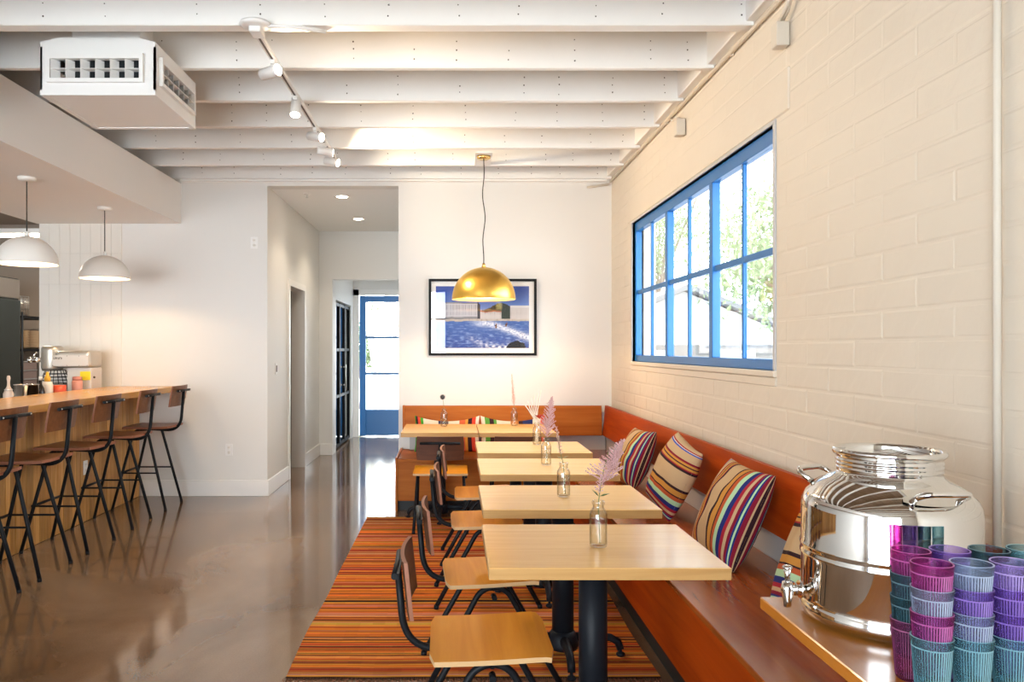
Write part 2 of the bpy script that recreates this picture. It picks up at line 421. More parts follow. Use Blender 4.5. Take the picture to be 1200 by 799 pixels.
# dim wooden stool behind the black door
yl = plain('orange_wood', (0.60, 0.27, 0.04), 0.4)
t = thing('wooden_stool', 'orange wooden stool behind the black glazed door', 'stool', (-1.98, 11.3, 0))
MB().lathe([(0, 0.60), (0.15, 0.60), (0.16, 0.615), (0.16, 0.63), (0.15, 0.64), (0, 0.64)], 24).build('seat', yl, t)
for a in range(4):
    c, s = math.cos(a * PI / 2 + 0.78), math.sin(a * PI / 2 + 0.78)
    MB().cyl((c * 0.19, s * 0.19, 0), (c * 0.11, s * 0.11, 0.60), 0.016, 8).build('leg', yl, t)
MB().lathe([(0.147, 0.24), (0.163, 0.24), (0.163, 0.26), (0.147, 0.26)], 24, close=True).build('ring', yl, t)

# soffit over the bar, kitchen shell
SX0, SX1, SZ0, SZ1 = -4.05, -2.65, 2.65, 3.04
box('soffit', (SX0, -3.0, SZ0), (SX1, YB, SZ1), soffit_mat, **ST)
kit = plain('kitchen_wall', (0.36, 0.29, 0.235), 0.6)
box('wall_kitchen_back', (-6.6, 9.6, 0), (-1.95, 9.7, 3.4), kit, **ST)
box('wall_left', (-6.6, -3.2, 0), (-6.5, 9.6, 3.4), wall_white, **ST)
box('ceiling_kitchen', (-6.5, -3.0, 2.95), (SX0, 9.6, 3.05), kit, **ST)
box('wall_kitchen_side', (-3.60, YB + 0.16, 0), (-3.5, 9.6, 3.05), kit, **ST)
# front of the room, behind the camera: glazed storefront
wf = MB().box((-6.6, -3.2, 0), (-5.55, -3.0, 3.6)).box((-0.15, -3.2, 0), (XR + 0.2, -3.0, 3.6)).box((-5.55, -3.2, 2.8), (-0.15, -3.0, 3.6)).box((-5.55, -3.2, 0), (-0.15, -3.0, 0.12))
wf.build('wall_front', wall_white, **ST)
w2 = bpy.data.objects.new('window_2', None); link(w2); tag(w2, None, None, None, 'structure')
for i in range(5):
    x = -5.55 + i * 5.4 / 4
    box('mullion', (x - 0.03, -3.06, 0.12), (x + 0.03, -3.0, 2.8), blue_paint, w2)
for z in (0.12, 2.1, 2.76): box('rail', (-5.55, -3.055, z), (-0.15, -3.005, z + 0.05), blue_paint, w2)

# ceiling: deck boards, beams with nails, ledger
ce = box('ceiling', (-6.5, -3.2, 3.36), (XR + 0.2, YB, 3.46), void_dark, **ST)
bw = 0.142; x = -2.9; dm = MB().box((0, -3.1, 0), (bw - 0.006, YB - 0.01, 0.03)).mesh('deck_board', deck_wood)
while x < XR - 0.05:
    obj('deck_board', dm, ce, (x, 0, 3.33 + random.uniform(0, 0.004))); x += bw
BY = [-2.1 + 0.61 * i for i in range(10)] + [4.0, 4.61, 5.22, 5.83, 6.44, 7.05, 7.60]
for i, y in enumerate(BY):
    th = 0.085 if abs(y - 4.0) < 0.01 else 0.045
    bo = box('beam', (-4.2 if y < 9 else -2.9, y, 3.08), (XR - 0.005, y + th, 3.325), beam_white, ce, 0.004)
    if y >= 4.0:
        nb = MB()
        for g in range(12):
            nx = -2.4 + g * 0.35 + random.uniform(-0.08, 0.08)
            for q in range(random.choice((2, 3, 3))):
                zz = 3.13 + q * 0.055 + random.uniform(-0.008, 0.008); rr = random.uniform(0.003, 0.0055)
                nb.tube([(nx + random.uniform(-0.006, 0.006), y - 0.0012, zz), (nx, y + 0.004, zz)], rr, 6)
        nb.build('nail_heads', nail_mat, bo)
lw_ = box('ledger', (XR - 0.05, -3.0, 3.10), (XR + 0.005, YB, 3.325), beam_white, ce, 0.004)
lw2 = box('ledger', (SX1 - 0.0, YB - 0.045, 3.055), (XR - 0.05, YB + 0.0, 3.078), beam_white, ce, 0.004)

# ------------------------------------------------------------------ blue window in the right wall
w1 = bpy.data.objects.new('window_1', None); link(w1); tag(w1, 'blue painted steel window of three units with twelve panes', None, None, 'structure')
FX0, FX1 = XR + 0.022, XR + 0.072
fr = 0.055
trimc = plain('window_trim_grey', (0.52, 0.52, 0.52), 0.5)
tm = MB().box((XR - 0.005, WY0 - 0.022, WZ1), (XR + 0.1, WY1 + 0.022, WZ1 + 0.018)).box((XR - 0.005, WY1, WZ0), (XR + 0.1, WY1 + 0.022, WZ1)).box((XR - 0.005, WY0 - 0.022, WZ0), (XR + 0.1, WY0, WZ1))
tm.build('casing', trimc, w1)
box('sill', (XR - 0.012, WY0 - 0.025, WZ0 - 0.03), (XR + 0.1, WY1 + 0.025, WZ0), wall_block, w1, 0.004)
box('apron', (XR - 0.004, WY0 - 0.025, WZ0 - 0.075), (XR + 0.05, WY1 + 0.025, WZ0 - 0.032), wall_block, w1, 0.004)
box('frame_top', (FX0, WY0, WZ1 - fr - 0.02), (FX1, WY1, WZ1), blue_paint, w1, 0.003)
box('frame_bottom', (FX0, WY0, WZ0), (FX1, WY1, WZ0 + fr), blue_paint, w1, 0.003)
unit = (WY1 - WY0) / 3
for i in range(4):
    y = WY0 + i * unit; a, c = (y, y + fr * 0.8) if i == 0 else ((y - fr * 0.8, y) if i == 3 else (y - 0.032, y + 0.032))
    box('mullion', (FX0, a, WZ0 + fr), (FX1, c, WZ1 - fr - 0.02), blue_paint, w1, 0.003)
zm = 1.915
for i in range(3):
    a = WY0 + i * unit + (fr * 0.8 if i == 0 else 0.032); c = WY0 + (i + 1) * unit - (fr * 0.8 if i == 2 else 0.032)
    ym = (a + c) / 2
    box('muntin', (FX0 + 0.012, ym - 0.013, WZ0 + fr), (FX1 - 0.015, ym + 0.013, WZ1 - fr - 0.02), blue_paint, w1, 0.003)
    for (p, q) in ((a, ym - 0.013), (ym + 0.013, c)):
        box('muntin', (FX0 + 0.012, p, zm - 0.018), (FX1 - 0.015, q, zm + 0.018), blue_paint, w1, 0.003)
        for (z0, z1) in ((WZ0 + fr, zm - 0.018), (zm + 0.018, WZ1 - fr - 0.02)):
            box('pane', (XR + 0.046, p, z0), (XR + 0.050, q, z1), glass_pane, w1)

# ------------------------------------------------------------------ rug
def color_mesh(name, verts, faces, fcols, m, smooth=False):
    me = bpy.data.meshes.new(name); me.from_pydata(verts, [], faces); me.update()
    ca = me.color_attributes.new('Col', 'FLOAT_COLOR', 'CORNER')
    buf = []
    for f, c in zip(faces, fcols):
        for _ in f: buf += [c[0], c[1], c[2], 1.0]
    ca.data.foreach_set('color', buf); me.materials.append(m)
    if smooth: me.polygons.foreach_set('use_smooth', [True] * len(faces))
    return me
rug_mat = vcol('woven_rug', 1.0, (240, 0.5, 2, 0.004), 0.0)
RX0, RX1, RY0, RY1 = -0.73, 0.90, 3.40, 6.66
rnd = random.Random(11)
pal = [((0.62, 0.16, 0.020), 8), ((0.72, 0.22, 0.025), 8), ((0.46, 0.10, 0.020), 4), ((0.52, 0.20, 0.06), 3), ((0.32, 0.025, 0.015), 5), ((0.030, 0.012, 0.010), 8),
       ((0.75, 0.34, 0.05), 4), ((0.60, 0.28, 0.14), 3), ((0.20, 0.045, 0.02), 3), ((0.62, 0.22, 0.10), 2), ((0.42, 0.08, 0.03), 3)]
bag = [c for c, k in pal for _ in range(k)]
edges = [RY0]; cols = []
while edges[-1] < RY1 - 0.004:
    w = rnd.choice((0.006, 0.008, 0.010, 0.012, 0.015, 0.022, 0.03))
    c = rnd.choice(bag)
    if sum(c) < 0.1: w = rnd.choice((0.006, 0.009))
    edges.append(min(RY1, edges[-1] + w)); cols.append(tuple(v * rnd.uniform(0.68, 1.05) for v in c))
NXR = 26; verts, faces, fc = [], [], []
for j, y in enumerate(edges):
    for i in range(NXR + 1):
        x = RX0 + (RX1 - RX0) * i / NXR
        wv = 0.010 * noise.noise((x * 1.3, y * 0.35, 3.0)) + 0.004 * noise.noise((x * 5, y * 2.0, 9.0))
        ex = 0.012 * noise.noise((y * 1.4, 0.0, 5.0)) if i in (0, NXR) else 0
        verts.append((x + ex, y + wv, 0.0055 + 0.0006 * noise.noise((x * 3, y * 3, 0))))
for j in range(len(edges) - 1):
    for i in range(NXR):
        a = j * (NXR + 1) + i; faces.append((a, a + 1, a + NXR + 2, a + NXR + 1))
        k = rnd.uniform(0.9, 1.1); fc.append(tuple(v * k for v in cols[j]))
top_me = color_mesh('weave', verts, faces, fc, rug_mat)
rug = thing('striped_rug', 'orange, red and black striped woven rug under the dining tables', 'rug', (0, 0, 0))
obj('weave', top_me, rug)
box('backing', (RX0 + 0.014, RY0 + 0.014, 0.0005), (RX1 - 0.014, RY1 - 0.014, 0.0045), plain('rug_backing', (0.35, 0.14, 0.05), 0.9), rug)
fr_ = MB()
for yb, sg in ((RY1, 1), (RY0, -1)):
    x = RX0
    while x < RX1:
        fr_.tube([(x, yb - sg * 0.008, 0.0045), (x + rnd.uniform(-0.006, 0.006), yb + sg * 0.012, 0.004), (x + rnd.uniform(-0.012, 0.012), yb + sg * rnd.uniform(0.022, 0.038), 0.0025)], 0.0018, 4)
        x += 0.009
fr_.build('fringe', plain('rug_fringe', (0.22, 0.08, 0.04), 0.9), rug, kind='stuff')

# ------------------------------------------------------------------ dining chairs
def half_arch(cx, half, apex, rad, sgn, y0, y1, foot_z=0.0):
    """one leg of an inverted-U side frame: from the apex down one side to the foot (x = cx + sgn*half)"""
    zc = apex - rad
    # tangent from foot to the arch circle
    fx, fz = half, foot_z - zc
    d = math.hypot(fx, fz); base = math.atan2(fz, fx); off = math.acos(rad / d)
    th = base + off
    pts = []
    n = 9
    for i in range(n + 1):
        a = PI / 2 + (th - PI / 2) * i / n
        pts.append((cx + sgn * rad * math.cos(a), y0, zc + rad * math.sin(a)))
    tot = len(pts)
    px, pz = pts[-1][0], pts[-1][2]
    for q in (0.5, 1.0):
        pts.append((px + (cx + sgn * half - px) * q, y0 + (y1 - y0) * q, pz + (foot_z - pz) * q))
    return pts
def seat_mesh(x0, x1, hw, zt, th, bend, mt, me_, taper=0.0, tilt=0.0):
    nx, ny = 12, 6; V = []; Fc = []; mi = []
    def zf(u): return zt + tilt * (u - 0.5) + bend * ((2 * u - 1) ** 2 - 0.6) * 0.5 - (0.006 * max(0, (u - 0.85) / 0.15) ** 2 if u > 0.85 else 0)
    for s in (0, 1):
        for i in range(nx + 1):
            u = i / nx
            for j in range(ny + 1):
                v = j / ny * 2 - 1
                cu = 0.015 * max(0.0, abs(v) - 0.9) / 0.1
                xx = x0 + (x1 - x0) * u
                if i == 0: xx += cu
                if i == nx: xx -= cu
                V.append((xx, v * hw * (1 - taper * (1 - u)), zf(u) - s * th))
    n1 = (nx + 1) * (ny + 1)
    for i in range(nx):
        for j in range(ny):
            a = i * (ny + 1) + j
            Fc.append((a, a + ny + 1, a + ny + 2, a + 1)); mi.append(0)
            Fc.append((a + n1, a + 1 + n1, a + ny + 2 + n1, a + ny + 1 + n1)); mi.append(0)
    rim = [(i, 0) for i in range(nx + 1)] + [(nx, j) for j in range(1, ny + 1)] + [(i, ny) for i in range(nx - 1, -1, -1)] + [(0, j) for j in range(ny - 1, 0, -1)]
    for k in range(len(rim)):
        a = rim[k][0] * (ny + 1) + rim[k][1]; q = rim[(k + 1) % len(rim)]; c = q[0] * (ny + 1) + q[1]
        Fc.append((a, c, c + n1, a + n1)); mi.append(1)
    me = bpy.data.meshes.new('seat'); me.from_pydata(V, [], Fc); me.update()
    me.materials.append(mt); me.materials.append(me_)
    me.polygons.foreach_set('material_index', mi)
    bm = bmesh.new(); bm.from_mesh(me); bmesh.ops.recalc_face_normals(bm, faces=bm.faces[:]); bm.to_mesh(me); bm.free()
    return me
def back_mesh(xt, xb, hw, z0, z1, th, curve, mt, me_):
    """curved plywood back: x shifts from xb (bottom) to xt (top); sides wrap forward"""
    ny, nz = 12, 4; V = []; Fc = []; mi = []
    for s in (0, 1):
        for i in range(ny + 1):
            v = i / ny * 2 - 1
            for j in range(nz + 1):
                w = j / nz; r = 0.012 if (j in (0, nz) and i in (0, ny)) else 0
                V.append((xb + (xt - xb) * w + curve * v * v + s * th, v * (hw - r * 0.5), z0 + (z1 - z0) * w))
    n1 = (ny + 1) * (nz + 1)
    for i in range(ny):
        for j in range(nz):
            a = i * (nz + 1) + j
            Fc.append((a, a + 1, a + nz + 2, a + nz + 1)); mi.append(0); Fc.append((a + n1, a + nz + 1 + n1, a + nz + 2 + n1, a + 1 + n1)); mi.append(0)
    rim = [(i, 0) for i in range(ny + 1)] + [(ny, j) for j in range(1, nz + 1)] + [(i, nz) for i in range(ny - 1, -1, -1)] + [(0, j) for j in range(nz - 1, 0, -1)]
    for k in range(len(rim)):
        a = rim[k][0] * (nz + 1) + rim[k][1]; q = rim[(k + 1) % len(rim)]; c = q[0] * (nz + 1) + q[1]
        Fc.append((a, a + n1, c + n1, c)); mi.append(1)
    me = bpy.data.meshes.new('backrest'); me.from_pydata(V, [], Fc); me.update()
    me.materials.append(mt); me.materials.append(me_); me.polygons.foreach_set('material_index', mi)
    bm = bmesh.new(); bm.from_mesh(me); bmesh.ops.recalc_face_normals(bm, faces=bm.faces[:]); bm.to_mesh(me); bm.free()
    return me
walnut_edge = plain('walnut_ply_edge', (0.28, 0.105, 0.055), 0.6)
def make_chair():
    t = thing('dining_chair', '', 'chair')
    obj('seat', seat_mesh(0.0, 0.40, 0.215, 0.456, 0.016, 0.008, maple, ply_edge, tilt=0.018), t)
    for sy in (-1, 1):
        for sx in (-1, 1):
            lg = MB().tube(half_arch(0.20, 0.285, 0.430, 0.085, sx, sy * 0.185, sy * 0.205, 0.012), 0.0125, 10).build('leg', black_metal, t)
            MB().cyl((0.20 + sx * 0.285, sy * 0.205, 0.0), (0.20 + sx * 0.283, sy * 0.205, 0.02), 0.014, 10).build('glide', black_metal, lg)
    MB().cyl((0.20, -0.185, 0.424), (0.20, 0.185, 0.424), 0.011, 10).box((0.06, -0.10, 0.429), (0.34, 0.10, 0.436)).build('seat_support', black_metal, t)
    MB().cyl((0.20, -0.215, 0.392), (0.20, -0.172, 0.392), 0.011, 12).build('bumper', black_metal, t)
    MB().tube(fillet([(0.24, 0, 0.422), (-0.085, 0, 0.405), (-0.112, 0, 0.70)], 0.13, 10), 0.0125, 10).build('back_tube', black_metal, t)
    MB().tube([(-0.113, -0.155, 0.70), (-0.110, 0, 0.70), (-0.113, 0.155, 0.70)], 0.011, 10).box((-0.112, -0.15, 0.692), (-0.098, 0.15, 0.708)).build('back_bar', black_metal, t)
    obj('backrest', back_mesh(-0.100, -0.080, 0.185, 0.565, 0.750, 0.013, 0.018, walnut, walnut_edge), t)
    return t
ch0 = make_chair(); chg = 'chairs around the dining tables'
chairs = [((-0.078, 2.675, 0), 0.015, 'maple seat dining chair nearest the camera, at the front table'),
          ((-0.040, 3.46, 0), 0.06, 'maple seat dining chair at the second table from the front'),
          ((-0.012, 4.51, 0), 0.02, 'maple seat dining chair at the third table from the front'),
          ((0.01, 5.36, 0), 0.0, 'maple seat dining chair at the fourth table from the front'),
          ((-0.10, 6.13, 0), PI / 2, 'dining chair seen from behind at the left end of the back table'),
          ((0.50, 6.13, 0), PI / 2, 'dining chair seen from behind at the right half of the back table, mostly hidden')]
for i, (loc, rz, lab) in enumerate(chairs):
    o = ch0 if i == 0 else copy_tree(ch0)
    zoff = (0.0, 0.003, 0.0068, 0.0068, 0.0068, 0.0068)[i]
    o.location = (loc[0], loc[1], zoff); o.rotation_euler = (0, 0, rz); tag(o, lab, 'chair', chg)

# ------------------------------------------------------------------ pedestal tables
def make_table(w, d, label, loc, group, top_z=0.745, floor_z=0.0062, cdy=0.0):
    t = thing('pedestal_table', label, 'table', (loc[0], loc[1], floor_z), 0, group)
    H = top_z - floor_z; th = 0.038
    tp = MB().box((-w / 2, -d / 2, H - th), (w / 2, d / 2, H), 0.0025)
    me = tp.mesh('tabletop', oak_top); me.materials.append(oak_edge)
    for p in me.polygons:
        if abs(p.normal.z) < 0.5: p.material_index = 1
    obj('tabletop', me, t)
    OFF = Matrix.Translation((0, cdy, 0)); MB().cyl((0, cdy, 0.06), (0, cdy, H - th - 0.012), 0.050, 28).build('column', cast_black, t)
    MB().box((-0.20, cdy - 0.03, H - th - 0.014), (0.20, cdy + 0.03, H - th - 0.0005)).box((-0.03, cdy - 0.20, H - th - 0.0139), (0.03, cdy + 0.20, H - th - 0.0004)).build('top_plate', cast_black, t)
    MB().lathe([(0, 0.04), (0.07, 0.04), (0.075, 0.06), (0.065, 0.10), (0.052, 0.12), (0, 0.12)], 28, c=(0, cdy, 0)).build('hub', cast_black, t)
    for k in range(4):
        a = k * PI / 2; M = OFF @ Matrix.Rotation(a, 4, 'Z')
        pts = [Vector((0.04, 0, 0.085)), Vector((0.16, 0, 0.088)), Vector((0.22, 0, 0.084)), Vector((0.255, 0, 0.065)), Vector((0.268, 0, 0.03))]
        f = MB().tube([M @ p for p in pts], [0.024, 0.020, 0.018, 0.018, 0.017], 10).build('foot', cast_black, t)
        MB().lathe([(0, 0), (0.019, 0), (0.021, 0.01), (0.015, 0.016), (0.007, 0.018), (0.007, 0.034), (0, 0.034)], 14, c=tuple(M @ Vector((0.268, 0, 0)))).build('leveler', cast_black, f)
    return t
tg = 'oak pedestal tables along the bench'
T = [((0.112 + 0.872) / 2, (2.455 + 3.07) / 2, 0.76, 0.615, 'light oak table nearest the camera with a tall pink flower bottle'),
     ((0.127 + 0.893) / 2, (3.345 + 3.955) / 2, 0.766, 0.605, 'light oak table second from the front'),
     ((0.150 + 0.914) / 2, (4.285 + 4.93) / 2, 0.764, 0.63, 'light oak table third from the front'),
     ((0.163 + 0.923) / 2, (5.18 + 5.82) / 2, 0.76, 0.63, 'light oak table fourth from the front, under the white dried stalks')]
for i, (x, y, w, d, lab) in enumerate(T):
    make_table(w, d, lab, (x, y), tg, floor_z=0.0062 if i else 0.0)
make_table(0.636, 0.74, 'light oak table at the left of the pair before the back bench', (-0.112, 6.81), tg, floor_z=0.0062, cdy=-0.16)
make_table(0.636, 0.74, 'light oak table at the right of the pair before the back bench', (0.530, 6.81), tg, floor_z=0.0062, cdy=-0.16)

# ------------------------------------------------------------------ L-shaped banquette
BXF, BSZ = 0.92, 0.46
bq = thing('banquette_bench', 'stained plywood L-shaped banquette bench along the window wall and back wall', 'bench', (0, 0, 0))
BN, BF = 1.10, YB - 0.02        # near and far end of the long run
BYF = 6.93                      # front of the back run
base_black = plain('black_toe_kick', (0.012, 0.012, 0.012), 0.6)
box('seat', (BXF - 0.012, BN, BSZ - 0.025), (XR - 0.06, BF, BSZ), bench_seat_m, bq, 0.003)
box('front_panel', (BXF, BN, 0.11), (BXF + 0.02, BYF + 0.02, BSZ - 0.025), bench_wood, bq, 0.002)
box('end_panel', (BXF + 0.02, BN, 0.11), (XR - 0.06, BN + 0.02, BSZ - 0.025), bench_wood, bq, 0.002)
box('toe_kick', (BXF + 0.03, BN + 0.02, 0.0), (BXF + 0.05, BYF + 0.05, 0.11), base_black, bq)
box('seat', (-0.49, BYF - 0.012, BSZ - 0.025), (BXF - 0.012, BF, BSZ), bench_wood_x, bq, 0.003)
box('front_panel', (-0.49, BYF, 0.09), (BXF, BYF + 0.02, BSZ - 0.025), bench_wood_x, bq, 0.002)
box('end_panel', (-0.51, BYF - 0.014, 0.0), (-0.49, BF, BSZ + 0.012), bench_wood_x, bq, 0.002)
box('toe_kick', (-0.49, BYF + 0.05, 0.0), (BXF + 0.03, BYF + 0.07, 0.09), base_black, bq)
bz0, bz1 = 0.60, 0.885
MB().prism([(XR - 0.10, bz0), (XR - 0.075, bz0), (XR - 0.045, bz1), (XR - 0.070, bz1)], 'y', 2.135, BF - 0.03).build('backrest', bench_wood, bq)
MB().prism([(BF - 0.095, bz0), (BF - 0.07, bz0), (BF - 0.04, bz1), (BF - 0.065, bz1)], 'x', -0.47, XR - 0.11).build('backrest', bench_wood_x, bq)
gs = plain('grey_wall_strip', (0.46, 0.46, 0.45), 0.6)
box('back_batten', (XR - 0.06, BN, BSZ), (XR - 0.008, BF, 0.82), gs, bq)
box('back_batten', (-0.42, BF - 0.045, BSZ), (XR - 0.07, BF - 0.002, 0.82), gs, bq)
for x in (-0.485,): box('backrest_end', (x, BF - 0.10, bz0 - 0.005), (x + 0.016, BF - 0.005, bz1 + 0.002), bench_wood_x, bq)

# ------------------------------------------------------------------ cushions
stripe_cloth = vcol('woven_stripes', 0.9, (300, 0.35, 2, 0.003), 0.0)
TAN = (0.53, 0.36, 0.20); RED = (0.34, 0.02, 0.035); NAVY = (0.02, 0.03, 0.16); BLK = (0.035, 0.015, 0.02); GOLD = (0.55, 0.25, 0.05)
MINT = (0.42, 0.62, 0.38); CREAM = (0.70, 0.62, 0.50); BLUE = (0.06, 0.09, 0.42); RUST = (0.45, 0.09, 0.03); GREEN = (0.03, 0.12, 0.06); MAR = (0.22, 0.012, 0.03)
def stripes(seq):
    tot = sum(w for _, w in seq); out = []; acc = 0
    for c, w in seq: acc += w; out.append((acc / tot, c))
    return lambda t: next((c for e, c in out if t <= e), out[-1][1])
pat_a = stripes([(TAN, 5), (RED, 1), (CREAM, 0.8), (BLUE, 0.9), (TAN, 4), (MAR, 1), (GOLD, 1), (BLK, 0.7), (GOLD, 0.7), (RED, 0.8), (BLK, 0.8), (TAN, 6), (BLK, 1.2), (GOLD, 1.6), (BLK, 0.8), (RUST, 1.2),
                 (MINT, 2), (NAVY, 1.8), (RED, 1.6), (TAN, 1.3), (MAR, 1.6), (NAVY, 1.0), (MINT, 1.0), (NAVY, 0.8), (MAR, 2.2), (TAN, 1.0), (BLK, 1.0)])
def pillow(name, W, Hh, Tk, pat, roll=0.0, nu=90, nv=30, ear=0.06, sag=0.0, vertical=True, seed=0):
    """square pillow, local x width, z height, y thickness; base of the unrolled pillow at z=0"""
    V, Fc, C = [], [], []
    def P(u, v, s):
        a, c = math.sin((u - 0.5) * PI * 0.999), math.sin((v - 0.5) * PI * 0.999)
        x = a * W / 2 * (1 - ear * (1 - c * c)); z = c * Hh / 2 * (1 - ear * (1 - a * a)) - sag * (1 - a * a) * (v)
        th = Tk / 2 * (max(0.0, (1 - a ** 2)) * max(0.0, (1 - c ** 2))) ** 0.42 * (1.1 - 0.25 * v)
        wr = 0.007 * noise.noise((a * 2.2 + seed, c * 2.2, s * 3.0))
        return Vector((x, s * th + wr * (1 - a * a) * (1 - c * c) * 3, z))
    R = Matrix.Rotation(roll, 3, 'Y')
    for s in (-1, 1):
        off = len(V)
        for i in range(nu + 1):
            for j in range(nv + 1): V.append(tuple(R @ P(i / nu, j / nv, s)))
        for i in range(nu):
            for j in range(nv):
                a = off + i * (nv + 1) + j; q = (a, a + nv + 1, a + nv + 2, a + 1)
                Fc.append(q if s < 0 else q[::-1])
                tpos = (i + 0.5) / nu
                C.append(pat(tpos))
    return color_mesh(name, V, Fc, C, stripe_cloth, True)
def place_cushion(me, x, y, zb, rz, lean, label, group):
    o = obj('cushion', me); M = Matrix.Rotation(rz, 4, 'Z') @ Matrix.Rotation(-lean, 4, 'X')
    zmin = min((M @ v.co).z for v in me.vertices)
    o.matrix_world = Matrix.Translation((x, y, zb - zmin)) @ M
    tag(o, label, 'cushion', group); return o
cg = 'striped cushions on the bench'
p_up = pillow('cushion', 0.44, 0.46, 0.21, pat_a, 0.04, seed=1)
p_up2 = pillow('cushion', 0.43, 0.42, 0.20, pat_a, -0.03, seed=5)
p_side = pillow('cushion', 0.43, 0.42, 0.20, pat_a, PI / 2 + 0.20, seed=3)
place_cushion(p_up, 1.285, 3.62, BSZ + 0.001, -PI / 2 + 0.10, 0.42, 'largest striped cushion, nearest on the bench, with vertical tan, red and navy stripes', cg)
place_cushion(p_side, 1.285, 4.58, BSZ + 0.001, -PI / 2 + 0.12, 0.40, 'middle striped cushion turned so its stripes run across, tilted', cg)
place_cushion(p_up2, 1.295, 5.60, BSZ + 0.001, -PI / 2 + 0.10, 0.40, 'farthest striped cushion on the window bench', cg)
place_cushion(pillow('cushion', 0.45, 0.45, 0.17, pat_a, PI / 2 - 0.1, seed=8), 1.315, 2.80, BSZ + 0.001, -PI / 2, 0.42, 'striped cushion mostly hidden behind the steel drink dispenser', cg)
sr = [((0.05, 0.30, 0.03), 2.2), (BLK, 1.6), ((0.60, 0.06, 0.03), 1.6), ((0.05, 0.30, 0.03), 1.5), (CREAM, 5), ((0.02, 0.03, 0.10), 3), (CREAM, 3), ((0.60, 0.12, 0.05), 2), ((0.65, 0.30, 0.05), 1.0), (BLK, 1.5), ((0.6, 0.06, 0.03), 2), (CREAM, 3), ((0.6, 0.3, 0.3), 1.6)]
sr2 = [((0.55, 0.10, 0.06), 1.6), (CREAM, 3), ((0.10, 0.30, 0.05), 2), (BLK, 1.5), ((0.10, 0.30, 0.05), 1), (CREAM, 4), ((0.6, 0.2, 0.05), 2), (BLK, 1.2), ((0.02, 0.03, 0.12), 3), (CREAM, 3.6), ((0.65, 0.08, 0.03), 3.4), ((0.2, 0.02, 0.02), 1)]
pA = pillow('cushion', 0.62, 0.345, 0.13, stripes(sr), 0.0, sag=0.05, ear=0.04, seed=12)
pB = pillow('cushion', 0.62, 0.345, 0.13, stripes(sr2), 0.0, sag=0.05, ear=0.04, seed=15)
place_cushion(pA, -0.055, 7.44, BSZ + 0.001, 0.0, 0.22, 'serape striped long cushion with green corner at the left of the back bench', cg)
place_cushion(pB, 0.565, 7.44, BSZ + 0.001, 0.0, 0.22, 'serape striped long cushion with navy and red stripes at the right of the back bench', cg)

# ------------------------------------------------------------------ bottles with flowers on the tables
bottle_glass = pane_mat('bottle_glass', (0.97, 0.98, 0.96)); 
def thin_glass(name, tint, edge, base):
    m, nt, b = new_mat(name); nt.nodes.remove(b); out = nt.nodes['Material Output']
    tr = nt.nodes.new('ShaderNodeBsdfTransparent'); gl = nt.nodes.new('ShaderNodeBsdfGlossy'); gl.inputs['Roughness'].default_value = 0.02
    mc = nt.nodes.new('ShaderNodeMix'); mc.data_type = 'RGBA'; mc.inputs[6].default_value = (*tint, 1); mc.inputs[7].default_value = (*edge, 1)
    lk(nt, schlick(nt, 0.0, 1.0, 2.2), mc.inputs[0]); lk(nt, mc.outputs[2], tr.inputs[0])
    mx = nt.nodes.new('ShaderNodeMixShader'); lk(nt, schlick(nt, base, 0.8), mx.inputs[0]); lk(nt, tr.outputs[0], mx.inputs[1]); lk(nt, gl.outputs[0], mx.inputs[2]); lk(nt, mx.outputs[0], out.inputs[0])
    return m
clear_glass = thin_glass('clear_glass', (0.985, 0.985, 0.975), (0.66, 0.66, 0.62), 0.06)
water_m = thin_glass('water', (0.985, 0.985, 0.97), (0.90, 0.88, 0.84), 0.03)
stem_g = plain('stem_green', (0.16, 0.20, 0.06), 0.6); leaf_g = plain('leaf_green', (0.10, 0.17, 0.05), 0.5)
pinkf = plain('astilbe_pink', (0.62, 0.40, 0.41), 0.8); palepink = plain('pale_pink', (0.70, 0.45, 0.38), 0.8)
dryw = plain('dried_white', (0.80, 0.72, 0.60), 0.8); darkred = plain('dark_red_petal', (0.40, 0.03, 0.02), 0.6); thist = plain('thistle_dark', (0.03, 0.035, 0.05), 0.7)
bot_me = MB().lathe([(0, 0.004), (0.025, 0.002), (0.029, 0.004), (0.0305, 0.010), (0.0305, 0.112), (0.029, 0.122), (0.0215, 0.133), (0.0185, 0.138), (0.0185, 0.146), (0.0215, 0.148), (0.0220, 0.156), (0.0195, 0.160),
                     (0.0165, 0.159), (0.0162, 0.138), (0.0190, 0.131), (0.0265, 0.120), (0.0283, 0.111), (0.0283, 0.012), (0.024, 0.008), (0, 0.008)], 28).mesh('glass', clear_glass)
wat_me = MB().lathe([(0, 0.0085), (0.0238, 0.0085), (0.0279, 0.0125), (0.0279, 0.098), (0, 0.098)], 28).mesh('water', water_m)
def bead(mb, p, r):
    rr = bmesh.ops.create_icosphere(mb.bm, subdivisions=1, radius=r)
    for v in rr['verts']: v.co = v.co + p
def plume(tip, base, n, spread, seed, r=0.0022, up=0.5):
    rg = random.Random(seed); mb = MB(); base, tip = Vector(base), Vector(tip)
    ax = (tip - base); mb.tube([base, base + ax * 0.5, tip], [0.0012, 0.001, 0.0005], 5)
    for k in range(n):
        t = k / n; p = base + ax * t
        L = spread * (1 - t) ** 0.8 * rg.uniform(0.6, 1.1) + 0.006
        a = k * 2.4 + rg.uniform(-0.4, 0.4); d = (Vector((math.cos(a), math.sin(a), up + 0.4 * t)).normalized())
        q = p + d * L; mb.tube([p, q], [0.0008, 0.0004], 4, False)
        s = max(2, int(L / 0.0045))
        for i in range(s): bead(mb, p + d * L * (i + 0.6) / s + Vector([rg.uniform(-1, 1) * 0.002 for _ in range(3)]), r * rg.uniform(0.7, 1.2))
    return mb
